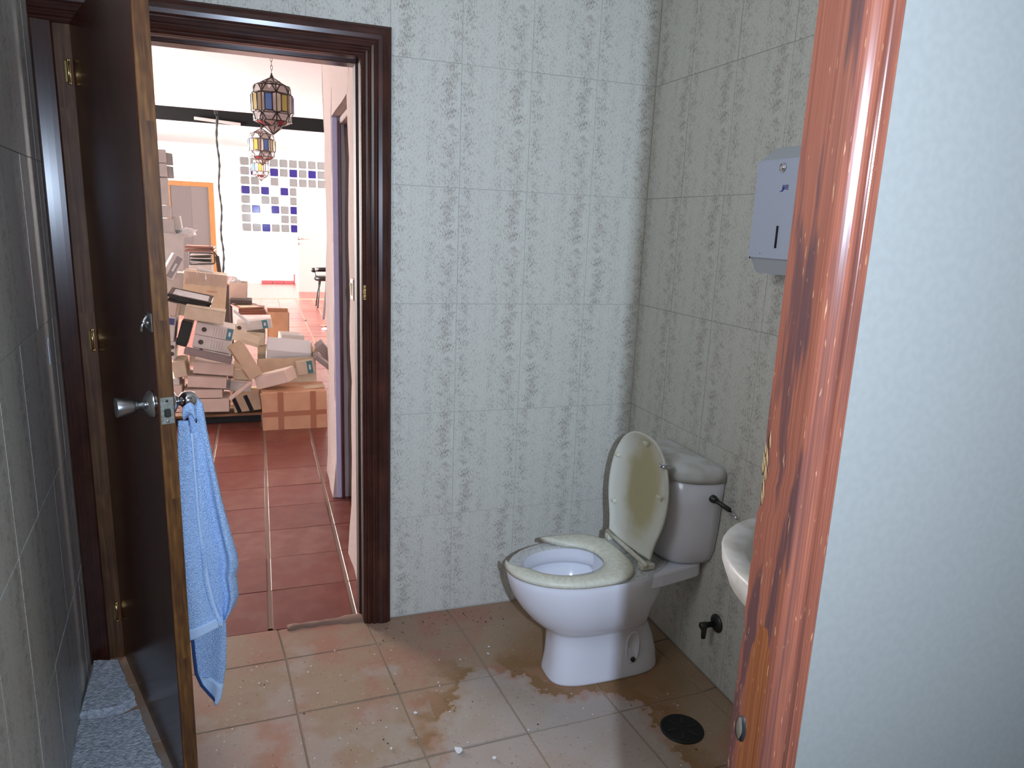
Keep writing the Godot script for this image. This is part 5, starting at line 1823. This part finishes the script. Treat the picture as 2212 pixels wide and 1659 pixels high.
	for k in ts.size():
		var q: Array = ts[k]
		archive([q[0] - 50, q[1] - 2], [q[2], q[3]], [q[2] + 3, q[4]], -3.55, 0.27, M.card_grey, q[5], {"yaw": 0.10, "group": "grey archive boxes in the tallest stack"} if k > 1 else {"yaw": 0.10, "open": "right", "group": "grey archive boxes in the tallest stack"})
	archive([330, 500], [384, 505], [409, 588], -3.50, 0.28, M.card_grey, "large pale grey box leaning at the foot of the tallest stack", {"yaw": 0.14})
	archive([350, 532], [374, 545], [398, 620], -3.16, 0.10, M.card_white, "lilac-white box leaning over the black picture frame", {"yaw": 0.25, "label": 0.1, "label_mat": M.print_grey})
	archive([328, 588], [400, 590], [402, 660], -3.70, 0.30, M.card_grey, "pale grey box carrying the tallest stack")
	# shelf things behind the heap
	archive([372, 467], [390, 466], [391, 497], -3.62, 0.10, M.card_grey, "small grey box on edge before the honey-framed door")
	bag([403, 502], -3.66, 0.075, 0.034, "white plastic bag lying before the honey-framed door")
	for k in 2:
		picture_frame([398, 531 + k * 8], [461 + k, 533 + k * 7], [461 + k, 537 + k * 7], -4.6, 0.018, ["upper reddish board on the shelf behind the heap", "lower reddish board on the shelf behind the heap"][k], M.frame_brown, M.board_pink, 0.34)
	var ft := thing("file_tray", "dark-framed tray of folders below the reddish boards", "file tray", at(436, 558, 2, -4.5))
	mb = MB.new()
	var fo := []
	for q in [[0.095, 0.045], [0.105, 0.035], [0.105, -0.035], [0.095, -0.045], [-0.10, -0.055], [-0.10, 0.05]]: fo.append(Vector3(q[0], q[1], 0))
	mb.tube(fo, 0.007, 6, true)
	part("frame", mb, M.dark_grey, ft)
	for k in 5:
		mb = MB.new()
		mb.box(Vector3(-0.01, -0.034 + 0.016 * k, -0.10), Vector3(0.18 - 0.01 * (k % 2), 0.010, 0.20), Basis(Vector3(0, 0, 1), 0.03 * (k - 2)), 0.002)
		part("folder", mb, [M.card_grey, M.slate, M.card_grey, M.dark_grey, M.card_white][k], ft)
	archive([408, 573], [457, 573], [459, 600], -4.45, 0.30, M.card_grey, "grey drawer box under the file tray")
	mb = MB.new()
	a = at(424, 580, 2, -3.62)
	b = at(460, 589, 2, -3.62)
	dr = (b - a).normalized()
	mb.box((a + b) / 2, Vector3((b - a).length(), 0.020, 0.03), Basis(dr, Vector3(-dr.y, dr.x, 0), Vector3(0, 0, 1)), 0.004)
	single("white_batten", mb, M.paper, "short white batten on the tape-wrapped carton", "batten")
	# desk whose leg shows behind
	var tp := at(440, 600, 2, -4.8)
	var dk := thing("desk", "dark brown desk behind the heap carrying boards and tray", "desk", Vector3(tp.x - 0.2, 0, -4.85))
	mb = MB.new()
	mb.box(Vector3(0, tp.y - 0.03, 0), Vector3(0.9, 0.04, 0.7), Basis.IDENTITY, 0.004)
	part("desk_top", mb, M.frame_brown, dk)
	for q in [[-0.4, -0.3], [0.4, -0.3], [-0.4, 0.3], [0.4, 0.3]]:
		mb = MB.new()
		mb.box(Vector3(q[0], (tp.y - 0.05) / 2, q[1]), Vector3(0.05, tp.y - 0.05, 0.05), Basis.IDENTITY, 0.004)
		part("leg", mb, M.dark_grey, dk)
	mb = MB.new()
	a = at(468, 553, 2, -4.7)
	b = at(477, 598, 2, -4.7)
	mb.box((a + b) / 2, Vector3(0.035, a.y - b.y, 0.05), Basis(Vector3(0, 0, 1), 0.10), 0.004)
	mb.box(at(463, 545, 2, -4.72), Vector3(0.012, 0.14, 0.05), Basis(Vector3(0, 0, 1), 0.6), 0.003)
	single("dark_bracket", mb, M.dark_grey, "dark grey upright bracket beside the black rope-wound pole", "bracket")
	# scraps on the far floor
	for q in [[700, 704, 0.05, M.frame_brown, "brown scrap of paper on the pale floor by the passage corner"], [702, 711, 0.06, M.paper, "white scrap of paper on the pale floor by the passage corner"], [659, 692, 0.025, M.dark_grey, "small dark scrap on the pale floor beyond the cartons"]]:
		var ctr := at(q[0], q[1], 1, 0.004)
		var A := []
		var B := []
		mb = MB.new()
		for k in 8:
			var an := TAU * k / 8
			var r: float = q[2] * (0.6 + 0.5 * rng.randf())
			A.append(ctr + Vector3(cos(an) * r, 0.0, sin(an) * r * 1.6))
			B.append(ctr + Vector3(cos(an) * r, 0.004 + 0.012 * rng.randf(), sin(an) * r * 1.6))
		mb.prism(A, B)
		single("paper_scrap", mb, q[3], q[4], "paper scrap")

func bag(uv: Array, z: float, rx: float, ry: float, label: String):
	var c := at(uv[0], uv[1], 2, z)
	var n := noise(300 + int(uv[0]), 5.0, 3)
	var mb := MB.new()
	var rings := []
	for r in 9:
		var th := PI * (r + 0.3) / 9.6
		var ring := []
		for k in 16:
			var an := TAU * k / 16
			var d := Vector3(sin(th) * cos(an), cos(th), sin(th) * sin(an))
			var g := 1.0 + 0.45 * n.get_noise_3d(d.x, d.y, d.z)
			ring.append(c + Vector3(d.x * rx, d.y * ry, d.z * rx) * g)
		rings.append(ring)
	mb.loft(rings, false)
	single("plastic_bag", mb, M.bag, label, "plastic bag")
